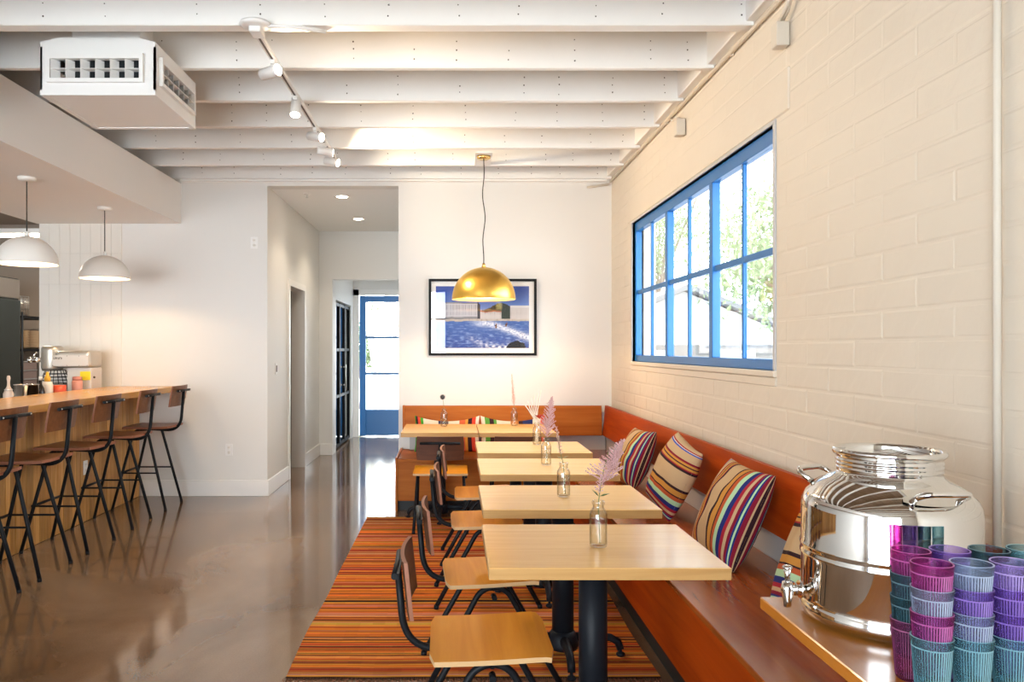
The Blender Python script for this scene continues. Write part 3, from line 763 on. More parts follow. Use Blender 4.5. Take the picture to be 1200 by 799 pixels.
def leaf(mb, p, d, L, w):
    p, d = Vector(p), Vector(d).normalized(); s = d.cross(Vector((0, 0, 1))).normalized()
    a = [p, p + d * L * 0.35 + s * w + Vector((0, 0, 0.003)), p + d * L * 0.7 + s * w * 0.7, p + d * L, p + d * L * 0.7 - s * w * 0.7, p + d * L * 0.35 - s * w + Vector((0, 0, 0.003))]
    mid1, mid2 = p + d * L * 0.35 - Vector((0, 0, 0.003)), p + d * L * 0.7 - Vector((0, 0, 0.002))
    v = [mb.bm.verts.new(x) for x in a + [mid1, mid2]]
    for f in ((0, 1, 6), (1, 2, 7, 6), (2, 3, 7), (0, 6, 5), (6, 7, 4, 5), (7, 3, 4)): mb.bm.faces.new([v[i] for i in f])
def vase(x, y, label, zt=0.745):
    t = thing('bottle_vase', label, 'vase', (x, y, zt), random.uniform(0, 6), 'flower bottles on the tables')
    t.rotation_euler = (0, 0, 0)
    obj('glass', bot_me, t); obj('water', wat_me, t); return t
def stem(t, pts, r=0.0016, m=None): return MB().tube(fillet(pts, 0.05, 5), r, 6).build('stem', m or stem_g, t)
# 1 front
v = vase(0.503, 2.72, 'clear glass bottle with a tall pink astilbe sprig and green leaves on the front table')
stem(v, [(0.006, 0.006, 0.012), (0.0, 0, 0.15), (0.012, 0, 0.24), (0.035, 0, 0.33)])
plume((0.085, 0.0, 0.37), (0.018, 0, 0.225), 100, 0.070, 3, 0.0026).build('flower_plume', pinkf, v)
plume((0.012, 0.0, 0.25), (0.002, 0, 0.19), 24, 0.016, 4).build('flower_plume', pinkf, v)
lf = MB(); leaf(lf, (0.004, 0, 0.175), (0.9, -0.3, 0.35), 0.04, 0.010); leaf(lf, (0.002, 0, 0.175), (-0.7, 0.2, 0.7), 0.035, 0.008); lf.build('leaves', leaf_g, v)
# 2
v = vase(0.512, 3.64, 'clear glass bottle with a thin pale sprig on the second table')
stem(v, [(0.008, 0, 0.012), (0, 0, 0.15), (-0.018, 0, 0.22), (-0.030, 0.0, 0.31)])
plume((-0.034, 0, 0.325), (-0.014, 0, 0.20), 40, 0.011, 6).build('flower_plume', palepink, v)
lf = MB(); leaf(lf, (-0.004, 0, 0.18), (0.9, -0.2, 0.4), 0.03, 0.007); leaf(lf, (-0.006, 0, 0.175), (-0.9, 0.2, 0.5), 0.03, 0.007); lf.build('leaves', plain('pale_leaf', (0.45, 0.40, 0.22), 0.6), v)
# 3
v = vase(0.548, 4.63, 'clear glass bottle with a broad pink astilbe plume on the third table')
stem(v, [(0.006, 0, 0.012), (0, 0, 0.15), (0.006, 0, 0.22), (0.02, 0, 0.32)])
plume((0.035, 0, 0.40), (0.004, 0, 0.165), 90, 0.085, 9, 0.003, 0.9).build('flower_plume', pinkf, v)
# 4
v = vase(0.600, 5.62, 'glass bottle with white dried stalks and a dark red bloom on the fourth table')
for k in range(6):
    a = -0.10 + 0.022 * k; stem(v, [(0.004 * (k - 3), 0, 0.015), (0, 0.002 * k, 0.15), (a * 0.6, 0.004 * k, 0.25), (a * 1.1 + 0.02, 0.004 * k, 0.29 + 0.02 * k)], 0.0035, dryw)
rb = MB()
for k in range(9):
    a = k * 0.7; leaf(rb, (0.02, 0, 0.185), (math.cos(a), math.sin(a), 0.9), 0.05, 0.016)
rb.build('flower', darkred, v)
# back table pair
v = vase(-0.08, 6.93, 'glass bottle with a single dark thistle head on the back left table')
stem(v, [(0.004, 0, 0.012), (0, 0, 0.15), (-0.004, 0, 0.20), (-0.012, 0, 0.25)])
th_ = MB().ball((-0.013, 0, 0.262), 0.020, 2, (1, 1, 1.1))
for k in range(60):
    a, z = k * 2.4, 1 - 2 * (k + 0.5) / 60; r_ = math.sqrt(1 - z * z); d = Vector((r_ * math.cos(a), r_ * math.sin(a), z))
    th_.tube([Vector((-0.013, 0, 0.262)) + d * 0.018, Vector((-0.013, 0, 0.262)) + d * 0.028], [0.0016, 0.0003], 4, False)
th_.build('thistle_head', thist, v)
v = vase(0.545, 7.00, 'glass bottle with a slender pale pink plume on the back right table')
stem(v, [(0.004, 0, 0.012), (0, 0, 0.15), (-0.004, 0, 0.22), (-0.01, 0, 0.34)])
plume((-0.022, 0, 0.46), (-0.004, 0, 0.19), 70, 0.030, 21, 0.003, 1.2).build('flower_plume', palepink, v)

# ------------------------------------------------------------------ bar, planks, stools
BRX, BRZ = -2.70, 1.07
bt = thing('bar_worktop', 'long honey coloured wooden bar top with square edge', 'countertop', (0, 0, 0))
box('top_slab', (-3.32, 2.4, BRZ - 0.055), (BRX, YB - 0.004, BRZ), bar_top, bt, 0.004)
bf = thing('bar_counter', 'bar counter clad in vertical mixed tone wood planks', 'bar', (0, 0, 0))
box('carcass', (-3.28, 2.4, 0.0), (-3.072, YB - 0.02, BRZ - 0.057), plain('carcass_dark', (0.10, 0.05, 0.02), 0.7), bf)
y = 2.42; rp = random.Random(3); pcache = {}
while y < YB - 0.03:
    w = rp.choice((0.055, 0.065, 0.075, 0.085, 0.095)); w = min(w, YB - 0.02 - y)
    if w not in pcache: pcache[w] = MB().box((0, 0.001, 0.003), (0.022, w - 0.001, BRZ - 0.058), 0.0015).mesh('plank', bar_plank)
    obj('plank', pcache[w], bf, (-3.070 + rp.uniform(-0.001, 0.001), y, 0)); y += w
# stools
def make_stool():
    t = thing('bar_stool', '', 'bar stool')
    obj('seat', seat_mesh(0.0, 0.43, 0.205, 0.742, 0.018, 0.014, stool_wood, walnut_edge), t)
    for sy in (-1, 1):
        for sx in (-1, 1):
            lg = MB().tube(half_arch(0.265, 0.235, 0.712, 0.075, sx, sy * 0.165, sy * 0.205, 0.012), 0.0125, 10).build('leg', black_metal, t)
            MB().cyl((0.265 + sx * 0.235, sy * 0.205, 0.0), (0.265 + sx * 0.233, sy * 0.205, 0.02), 0.014, 10).build('glide', black_metal, lg)
        yy = sy * 0.187
        MB().cyl((0.265 - 0.165, yy, 0.33), (0.265 + 0.165, yy, 0.33), 0.007, 8).build('side_rail', black_metal, t)
    MB().cyl((0.265 + 0.165, -0.187, 0.33), (0.265 + 0.165, 0.187, 0.33), 0.010, 8).build('footrest', black_metal, t)
    MB().cyl((0.265, -0.165, 0.705), (0.265, 0.165, 0.705), 0.011, 10).box((0.12, -0.10, 0.712), (0.40, 0.10, 0.724)).build('seat_support', black_metal, t)
    MB().tube(fillet([(0.28, 0, 0.706), (-0.03, 0, 0.690), (-0.062, 0, 1.055)], 0.13, 10), 0.0135, 10).build('back_tube', black_metal, t)
    MB().tube([(-0.064, -0.155, 1.055), (-0.060, 0, 1.055), (-0.064, 0.155, 1.055)], 0.011, 10).box((-0.062, -0.15, 1.047), (-0.050, 0.15, 1.063)).build('back_bar', black_metal, t)
    obj('backrest', back_mesh(-0.052, -0.020, 0.195, 0.915, 1.10, 0.013, 0.018, stool_wood, walnut_edge), t)
    bl = MB()
    for yy in (-0.14, 0.14): bl.ball((-0.074, yy, 1.055), 0.006, 1)
    bl.build('bolts', steel, t)
    return t
s0 = make_stool()
for i, (yy, lab) in enumerate(((7.15, 'walnut and black steel bar stool farthest away, against the white back wall'), (6.42, 'bar stool second from the back wall'),
                               (5.68, 'bar stool in the middle of the row of five'), (5.03, 'bar stool second from the left edge of the photo'), (4.40, 'bar stool cut off by the left edge of the photo'))):
    o = s0 if i == 0 else copy_tree(s0)
    o.location = (-2.515, yy, 0); o.rotation_euler = (0, 0, PI + (0.0, 0.03, -0.02, 0.02, 0.0)[i]); tag(o, lab, 'bar stool', 'bar stools along the bar')

# ------------------------------------------------------------------ console with drink dispenser and cups
CZ, CX0, CYE = 0.76, 0.83, 2.125
cn = thing('service_console', 'plywood service console at the end of the bench holding cups and dispenser', 'console', (0, 0, 0))
box('top', (CX0, 0.9, CZ - 0.032), (XR - 0.012, CYE, CZ), shelf_wood, cn, 0.003)
box('side_panel', (1.30, 1.15, BSZ + 0.001), (1.32, CYE - 0.05, CZ - 0.032), bench_wood, cn)
box('end_panel', (0.98, 1.13, BSZ + 0.001), (1.30, 1.15, CZ - 0.032), bench_wood, cn)
DXc, DYc, DR = 1.084, 1.955, 0.203
ds = thing('drink_dispenser', 'polished stainless steel drink dispenser with wide neck and small tap', 'dispenser', (DXc, DYc, CZ))
def zpx(py): return CAMZ - (py - 409) * DYc / F - CZ
r = DR
MB().lathe([(0, 0.002), (r * 0.93, 0.0), (r * 0.985, 0.006), (r, 0.018), (r, 0.030), (r * 0.985, 0.038), (r * 0.975, 0.045), (r * 0.985, 0.052), (r * 0.985, 0.150), (r * 1.0, 0.156), (r * 1.0, 0.161), (r * 0.985, 0.167), (r * 0.985, 0.171),
            (r * 1.0, 0.177), (r * 1.0, 0.182), (r * 0.985, 0.188), (r * 0.985, 0.272), (r * 0.975, 0.290), (r * 0.93, 0.309), (r * 0.80, 0.334), (r * 0.66, 0.352), (r * 0.60, 0.358),
            (r * 0.585, 0.362), (r * 0.58, 0.366)], 96).build('body', chrome, ds)
nk = [(r * 0.58, 0.364)]
for k in range(3):
    z = 0.370 + k * 0.010; nk += [(r * 0.58, z), (r * 0.592, z + 0.003), (r * 0.592, z + 0.006), (r * 0.58, z + 0.009)]
nk += [(r * 0.58, 0.402), (r * 0.615, 0.408), (r * 0.628, 0.413), (r * 0.628, 0.418), (r * 0.615, 0.423), (r * 0.575, 0.421), (r * 0.565, 0.414), (r * 0.565, 0.36), (0, 0.358)]
MB().lathe(nk, 72).build('neck', chrome, ds)
# tap on the camera-left side
ta = math.radians(176)
td = Vector((math.cos(ta), math.sin(ta), 0)); t0 = td * (r * 0.985) + Vector((0, 0, 0.068))
tp_ = MB().tube([t0 - td * 0.01, t0 + td * 0.045], 0.011, 14).tube([t0 + td * 0.012, t0 + td * 0.017], 0.022, 16).tube([t0 + td * 0.024, t0 + td * 0.028], 0.016, 16)
tb = t0 + td * 0.045
tp_.tube([tb + Vector((0, 0, 0.018)), tb, tb - Vector((0, 0, 0.03)), tb - Vector((0, 0, 0.044))], [0.012, 0.016, 0.010, 0.009], 14)
tap = tp_.build('tap', chrome, ds)
MB().tube([tb + Vector((0, 0, 0.016)), tb + Vector((0, 0, 0.034)), tb + Vector((0, 0, 0.052))], [0.006, 0.007, 0.011], 10).ball(tuple(tb + Vector((0, 0, 0.054))), 0.011, 2, (1.2, 1.2, 0.6)).build('tap_lever', chrome, tap)
# drop handles on the shoulder
for ha in (math.radians(-86), math.radians(122)):
    M = Matrix.Rotation(ha, 4, 'Z'); c0 = Vector((r * 0.84, 0, 0.322))
    pts = [c0 + Vector((0.0, -0.055, 0)), c0 + Vector((0.03, -0.058, 0.018)), c0 + Vector((0.046, -0.046, 0.026)), c0 + Vector((0.05, 0, 0.026)), c0 + Vector((0.046, 0.046, 0.026)), c0 + Vector((0.03, 0.058, 0.018)), c0 + Vector((0.0, 0.055, 0))]
    h = MB().tube([M @ p for p in fillet(pts, 0.02, 4)], 0.0075, 10).build('handle', chrome, ds)
    pl = MB()
    rs = []
    for i in range(13):
        a = -0.42 + 0.84 * i / 12; wv = 0.024 * math.sqrt(max(0.05, 1 - (a / 0.45) ** 2))
        rs.append([pl.bm.verts.new(M @ Vector((math.cos(a) * (r * 0.86 + q * wv * 0.75) + 0.003, math.sin(a) * (r * 0.86 + q * wv * 0.75), 0.323 - q * wv * 0.45 + 0.004))) for q in (-1, 0, 1)])
    for i in range(12):
        for q in range(2): pl.bm.faces.new((rs[i][q], rs[i][q + 1], rs[i + 1][q + 1], rs[i + 1][q]))
    pl.build('handle_plate', chrome, h)

# ribbed tumblers
def cup_mat(name, c, base=0.12):
    """tinted clear plastic: the tint deepens where the wall is seen edge-on (longer path)"""
    m, nt, b = new_mat(name); setp(b, rough=0.12, spec=0.8); b.inputs['Base Color'].default_value = (*[min(1, x * 1.0) for x in c], 1)
    out = nt.nodes['Material Output']; tr = nt.nodes.new('ShaderNodeBsdfTransparent')
    mc = nt.nodes.new('ShaderNodeMix'); mc.data_type = 'RGBA'
    mc.inputs[6].default_value = (*[x ** 0.17 for x in c], 1); mc.inputs[7].default_value = (*[x ** 1.0 for x in c], 1)
    lk(nt, schlick(nt, 0.0, 1.35, 1.0), mc.inputs[0]); lk(nt, mc.outputs[2], tr.inputs[0])
    mx = nt.nodes.new('ShaderNodeMixShader'); lk(nt, schlick(nt, base, 0.65), mx.inputs[0])
    lk(nt, tr.outputs[0], mx.inputs[1]); lk(nt, b.outputs[0], mx.inputs[2]); lk(nt, mx.outputs[0], out.inputs[0])
    return m
CUPC = {'magenta': cup_mat('cup_magenta', (0.50, 0.09, 0.36)), 'purple': cup_mat('cup_purple', (0.30, 0.17, 0.58)), 'lilac': cup_mat('cup_lilac', (0.48, 0.36, 0.70)),
        'teal': cup_mat('cup_teal', (0.22, 0.46, 0.52)), 'grey blue': cup_mat('cup_grey_blue', (0.40, 0.48, 0.62)), 'dark teal': cup_mat('cup_dark_teal', (0.08, 0.20, 0.25)), 'plum': cup_mat('cup_plum', (0.40, 0.10, 0.26))}
RIBC = {k: cup_mat(m_.name + '_rib', [min(1.0, v * f + a) for v in c], 0.55) for k, m_, c, f, a in
        [(k, CUPC[k], c, 1.15, 0.10) for k, c in (('magenta', (0.50, 0.09, 0.36)), ('purple', (0.30, 0.17, 0.58)), ('lilac', (0.48, 0.36, 0.70)), ('teal', (0.22, 0.46, 0.52)), ('grey blue', (0.40, 0.48, 0.62)), ('dark teal', (0.08, 0.20, 0.25)), ('plum', (0.40, 0.10, 0.26)))]}
CH, CR1, CR0 = 0.122, 0.0360, 0.0268
NS = 132
def ribf(rr, z, k):
    return rr + ((0.0007 if k % 3 else -0.0009) if (0.006 < z < CH - 0.019 and rr > 0.0262) else 0.0)
def cr_(z): return CR0 + (CR1 - CR0) * (z / CH)
cup_me = MB().lathe([(0, 0.001), (CR0 - 0.003, 0.0), (CR0, 0.003), (cr_(0.008), 0.008), (cr_(0.05), 0.05), (cr_(CH - 0.021), CH - 0.021), (cr_(CH - 0.018) + 0.0012, CH - 0.018), (CR1 + 0.0012, CH - 0.001), (CR1, CH),
                     (CR1 - 0.0021, CH - 0.001), (cr_(0.012) - 0.0026, 0.010), (0, 0.008)], NS, rfun=ribf).mesh('ribbed_cup', CUPC['teal'])
cup_me.materials.append(RIBC['teal'])
for p in cup_me.polygons:
    p.use_smooth = abs(p.normal.z) > 0.5
    c_ = p.center; rr_ = math.hypot(c_.x, c_.y); kk = int((math.atan2(c_.y, c_.x) % (2 * PI)) / (2 * PI / NS))
    outer = rr_ > cr_(c_.z) - 0.0012
    if (outer and 0.006 < c_.z < CH - 0.019 and kk % 3 == 0) or c_.z > CH - 0.0016 or (outer and CH - 0.0208 < c_.z < CH - 0.0182): p.material_index = 1
def st(px, Y): return ((px - 531) * Y / F, Y)
stacks = [('front left', st(1092, 1.50), ['teal', 'magenta', 'grey blue', 'magenta']), ('front middle', st(1138.5, 1.50), ['teal', 'grey blue', 'purple', 'grey blue']), ('front right', st(1186, 1.505), ['teal', 'purple', 'purple', 'lilac']),
          ('back left', st(1067, 1.597), ['plum', 'dark teal', 'dark teal', 'magenta']), ('back row second', st(1113, 1.600), ['purple', 'teal', 'lilac', 'purple']),
          ('back row third', st(1159, 1.602), ['teal', 'purple', 'teal', 'dark teal']), ('back right', st(1204, 1.605), ['purple', 'teal', 'teal', 'teal'])]
LV = ['bottom cup', 'second cup up', 'third cup up', 'top cup']
for nm, (x, y), cc in stacks:
    for k, cn_ in enumerate(cc):
        o = obj('ribbed_cup', cup_me, None, (x, y, CZ + 0.0005 + k * 0.0468)); o.rotation_euler = (0, 0, random.uniform(0, 6))
        o.material_slots[0].link = 'OBJECT'; o.material_slots[0].material = CUPC[cn_]; o.material_slots[1].link = 'OBJECT'; o.material_slots[1].material = RIBC[cn_]
        tag(o, f'{cn_} ribbed tumbler, {LV[k]} of the {nm} stack', 'cup', 'stacked ribbed tumblers on the console')

# ------------------------------------------------------------------ ceiling air diffuser
AX0, AX1, AY0, AY1, AZ0, AZ1 = -2.22, -1.60, 4.22, 4.88, 2.795, 3.085
ac = thing('air_diffuser', 'white boxy ceiling air diffuser with eggcrate grilles under the beams', 'air vent', ((AX0 + AX1) / 2, (AY0 + AY1) / 2, AZ0))
w2_, d2_, h2_ = (AX1 - AX0) / 2, (AY1 - AY0) / 2, AZ1 - AZ0
ac_w = plain('vent_enamel', (0.80, 0.79, 0.77), 0.35)
ac_dark = plain('vent_inside', (0.02, 0.025, 0.03), 0.6)
sh = MB().box((-w2_ + 0.03, -d2_ + 0.03, 0.004), (w2_ - 0.03, d2_ - 0.03, 0.012))       # bottom pan
sh.box((-w2_, -d2_, 0), (w2_, -d2_ + 0.03, 0.028)).box((-w2_, d2_ - 0.03, 0), (w2_, d2_, 0.028)).box((-w2_, -d2_ + 0.03, 0), (-w2_ + 0.03, d2_ - 0.03, 0.028)).box((w2_ - 0.03, -d2_ + 0.03, 0), (w2_, d2_ - 0.03, 0.028))
sh.build('bottom_pan', ac_w, ac)
# top rim sloping in to the neck
MB().prism([(-w2_, h2_ - 0.03), (w2_, h2_ - 0.03), (w2_, h2_ - 0.005), (w2_ - 0.10, h2_ + 0.02), (-w2_ + 0.10, h2_ + 0.02), (-w2_, h2_ - 0.005)], 'y', -d2_, d2_).build('top_cap', ac_w, ac)
MB().box((-w2_ + 0.12, -d2_ + 0.10, h2_ + 0.02), (w2_ - 0.12, d2_ - 0.06, h2_ + 0.10), 0.004).box((-w2_ + 0.16, -d2_ + 0.14, h2_ + 0.10), (w2_ - 0.16, d2_ - 0.10, h2_ + 0.24)).build('neck', ac_w, ac)
box('core', (-w2_ + 0.09, -d2_ + 0.09, 0.03), (w2_ - 0.09, d2_ - 0.09, h2_ - 0.03), ac_dark, ac)
def face_panel(M, W_):
    g0, g1 = W_ * 0.10, W_ * 0.87     # grille opening along width
    z0, z1 = 0.085, 0.190
    P0 = lambda x0, x1, y0, y1, a, c: (Vector((x0, y0, a)), Vector((x1, y1, c)))
    pn = MB()
    for a in ((0, 0.0, 0.028, g0 - 0.012, 0.03, h2_ - 0.03), (0, 0, 0.028, 0, 0, 0)): pass
    for (x0, x1, za, zb) in ((0.0, g0, 0.028, h2_ - 0.03), (g1, W_, 0.028, h2_ - 0.03), (g0, g1, 0.028, z0), (g0, g1, z1, h2_ - 0.03)):
        pn.box((x0, 0.0, za), (x1, 0.012, zb), 0, 1, M)
    face = pn.build('side_panel', ac_w, ac)
    fr3 = MB()
    for (x0, x1, za, zb) in ((g0 - 0.02, g0, z0 - 0.02, z1 + 0.03), (g1, g1 + 0.02, z0 - 0.02, z1 + 0.03), (g0, g1, z0 - 0.02, z0), (g0, g1, z1, z1 + 0.03)):
        fr3.box((x0, -0.022, za), (x1, 0.0, zb), 0, 1, M)
    gr = fr3.build('grille_frame', ac_w, ac)
    n = 6
    for i in range(n):
        x = g0 + (g1 - g0) * (i + 0.02) / n; bd = Matrix.Translation((x, -0.014, 0)) @ Matrix.Rotation(0.95, 4, 'Z')
        MB().box((0.0, -0.001, z0), (0.052, 0.001, z1), 0, 1, M @ bd).build('louver', ac_w, gr)
    MB().box((g0, -0.018, (z0 + z1) / 2 - 0.0015), (g1, 0.03, (z0 + z1) / 2 + 0.0015), 0, 1, M).build('louver', ac_w, gr)
W_ = 2 * w2_; D_ = 2 * d2_
face_panel(Matrix.Translation((-w2_, -d2_, 0)), W_)
face_panel(Matrix.Translation((w2_, -d2_, 0)) @ Matrix.Rotation(PI / 2, 4, 'Z'), D_)
face_panel(Matrix.Translation((w2_, d2_, 0)) @ Matrix.Rotation(PI, 4, 'Z'), W_)
face_panel(Matrix.Translation((-w2_, d2_, 0)) @ Matrix.Rotation(-PI / 2, 4, 'Z'), D_)

# ------------------------------------------------------------------ track light
def light(name, kind, loc, power, color=(1, 0.8, 0.55), radius=0.03, rot=None, spot=None, parent=None):
    d = bpy.data.lights.new(name, kind); d.energy = power; d.color = color
    d.shadow_soft_size = radius
    if spot: d.spot_size = spot; d.spot_blend = 0.6
    o = bpy.data.objects.new(name, d); COL.objects.link(o); o.location = loc
    if rot: o.rotation_euler = rot
    return o
TX, TZ, TY0, TY1 = -1.00, 3.045, 3.95, 6.62
tk = thing('track_light', 'white ceiling track with five small spotlights', 'track light', (TX, TY0, TZ))
wm = white_plastic
box('track', (-0.016, 0.05, -0.012), (0.016, TY1 - TY0, 0.012), wm, tk, 0.002)
box('slot', (-0.006, 0.06, -0.0128), (0.006, TY1 - TY0 - 0.02, -0.0118), nail_mat, tk)
MB().lathe([(0, 0.034), (0.075, 0.034), (0.08, 0.022), (0.06, 0.012), (0, 0.012)], 28, c=(0, 0.02, 0.0)).box((-0.03, 0.0, -0.015), (0.03, 0.10, 0.015), 0.004).build('canopy', wm, tk)
MB().tube(fillet([(0.06, 0.02, 0.02), (0.20, 0.05, 0.025), (0.34, 0.12, 0.03)], 0.05), 0.011, 8).build('feed_conduit', wm, tk)
for (dy, d) in ((0.42, (0.85, -0.50, 0.05)), (1.04, (0.0, -0.35, -1.0)), (1.74, (0.80, -0.42, -0.22)), (2.16, (0.80, 0.35, -0.05)), (2.50, (0.85, -0.22, -0.22))):
    d = Vector(d).normalized(); c = Vector((0, dy, -0.075)); 
    if dy == 0.42: c += Vector((-0.02, 0, 0.0))
    hd = MB().tube([c - d * 0.06, c - d * 0.058, c + d * 0.055, c + d * 0.06], [0.024, 0.031, 0.033, 0.033], 20).cyl((0, dy, -0.012), (0, dy, -0.05), 0.012, 12).box((-0.014, dy - 0.03, -0.035), (0.014, dy + 0.03, -0.012), 0.003).build('lamp_head', wm, tk)
    MB().tube([c + d * 0.0605, c + d * 0.063], 0.028, 20).build('lens', bulb_white, hd)
    rot = d.to_track_quat('-Z', 'Y').to_euler()
    light('track_spot', 'SPOT', Vector((TX, TY0, TZ)) + c + d * 0.07, 55, (1, 0.80, 0.56), 0.025, rot, 2.1)

# ------------------------------------------------------------------ pendants
def dome_pendant(name, label, loc, zceil, zbot, R, Hd, m_out, m_in, cord_m, cable_w=0.0, power=10, bulb_c=(1, 0.70, 0.40), cz=None, group=None):
    t = thing(name, label, 'pendant lamp', (loc[0], loc[1], zceil), 0, group)
    zb = zbot - zceil
    pr = [(R * math.cos(a), zb + Hd * math.sin(a)) for a in [i / 14 * (PI / 2 - 0.06) for i in range(15)]]
    pin = [(max(0.012, x - 0.004), z - 0.003) for x, z in reversed(pr)]
    sh = MB().lathe([(R + 0.002, zb - 0.004)] + pr + [(0.016, zb + Hd + 0.002)], 56).build('shade', m_out, t)
    MB().lathe([(0.014, zb + Hd - 0.002)] + pin + [(R - 0.003, zb - 0.004), (R + 0.002, zb - 0.004)], 56).build('shade_lining', m_in, sh)
    MB().lathe([(0, -0.028), (0.045, -0.028), (0.058, -0.02), (0.06, 0.0), (0, 0.0)], 28).build('canopy', cz or m_out, t)
    MB().lathe([(0, zb + Hd + 0.035), (0.010, zb + Hd + 0.035), (0.014, zb + Hd + 0.02), (0.018, zb + Hd), (0, zb + Hd)], 18).build('cap', cz or m_out, t)
    top, bot = Vector((0, 0, -0.025)), Vector((0, 0, zb + Hd + 0.03)); n = 22; pts = []
    for i in range(n + 1):
        u = i / n; p = top.lerp(bot, u); k = math.sin(u * PI)
        p.x += cable_w * k * math.sin(u * 13 + 0.5); p.y += cable_w * 0.6 * k * math.cos(u * 9); pts.append(p)
    MB().tube(pts, 0.0045, 8).build('cord', cord_m, t)
    MB().ball((0, 0, zb + Hd * 0.58), 0.036, 2).cyl((0, 0, zb + Hd * 0.7), (0, 0, zb + Hd - 0.004), 0.02, 12).build('bulb', bulb_warm, t)
    light('pendant_light', 'POINT', (loc[0], loc[1], zceil + zb + Hd * 0.42), power, bulb_c, 0.04)
    return t
cord_dark = plain('dark_cord', (0.03, 0.025, 0.02), 0.7)
gold_in = plain('gold_lining', (0.85, 0.60, 0.22), 0.4, 0.6)
dome_pendant('gold_pendant_lamp', 'gold leaf dome pendant lamp hanging above the tables', (0.262, 6.72), 3.08, 1.858, 0.272, 0.272, gold, gold_in, cord_dark, 0.012, 36, cz=brass)
box('mounting_plate', (0.262 - 0.07, 6.60, 3.080), (0.262 + 0.07, 7.06, 3.092), beam_white, ce)
pgr = 'white dome pendants over the bar'
dome_pendant('white_pendant_lamp', 'white dome pendant lamp over the bar, farther from the camera', (-3.0, 6.76), 2.65, 2.04, 0.205, 0.195, white_enamel, white_enamel, cord_dark, 0, 25, group=pgr)
dome_pendant('white_pendant_lamp', 'white dome pendant lamp over the bar, nearest the left edge', (-3.03, 5.58), 2.65, 2.037, 0.205, 0.195, white_enamel, white_enamel, cord_dark, 0, 25, group=pgr)

# ------------------------------------------------------------------ framed picture
pf = thing('framed_picture', 'black framed seaside photograph with white mat behind the gold pendant', 'picture', (0, YB, 0))
px0, px1, pz0, pz1 = (502.5 - 531) * YB / F, (628.5 - 531) * YB / F, CAMZ - (416.5 - 409) * YB / F, CAMZ - (327 - 409) * YB / F
fw = 0.024
MB().box((px0, -0.035, pz0), (px0 + fw, -0.003, pz1), 0.001).box((px1 - fw, -0.035, pz0), (px1, -0.003, pz1), 0.001).box((px0 + fw, -0.035, pz0), (px1 - fw, -0.003, pz0 + fw), 0.001).box((px0 + fw, -0.035, pz1 - fw), (px1 - fw, -0.003, pz1), 0.001).build('frame', plain('black_frame', (0.006, 0.006, 0.007), 0.45, spec=0.15), pf)
box('mat_board', (px0 + fw, -0.016, pz0 + fw), (px1 - fw, -0.008, pz1 - fw), plain('mat_board', (0.86, 0.85, 0.84), 0.7), pf)
qx0, qx1, qz0, qz1 = (510.8 - 531) * YB / F, (619.8 - 531) * YB / F, CAMZ - (407.8 - 409) * YB / F, CAMZ - (335.5 - 409) * YB / F
NU, NV = 168, 112
def mixc(a, c, t): return tuple(a[i] * (1 - t) + c[i] * t for i in range(3))
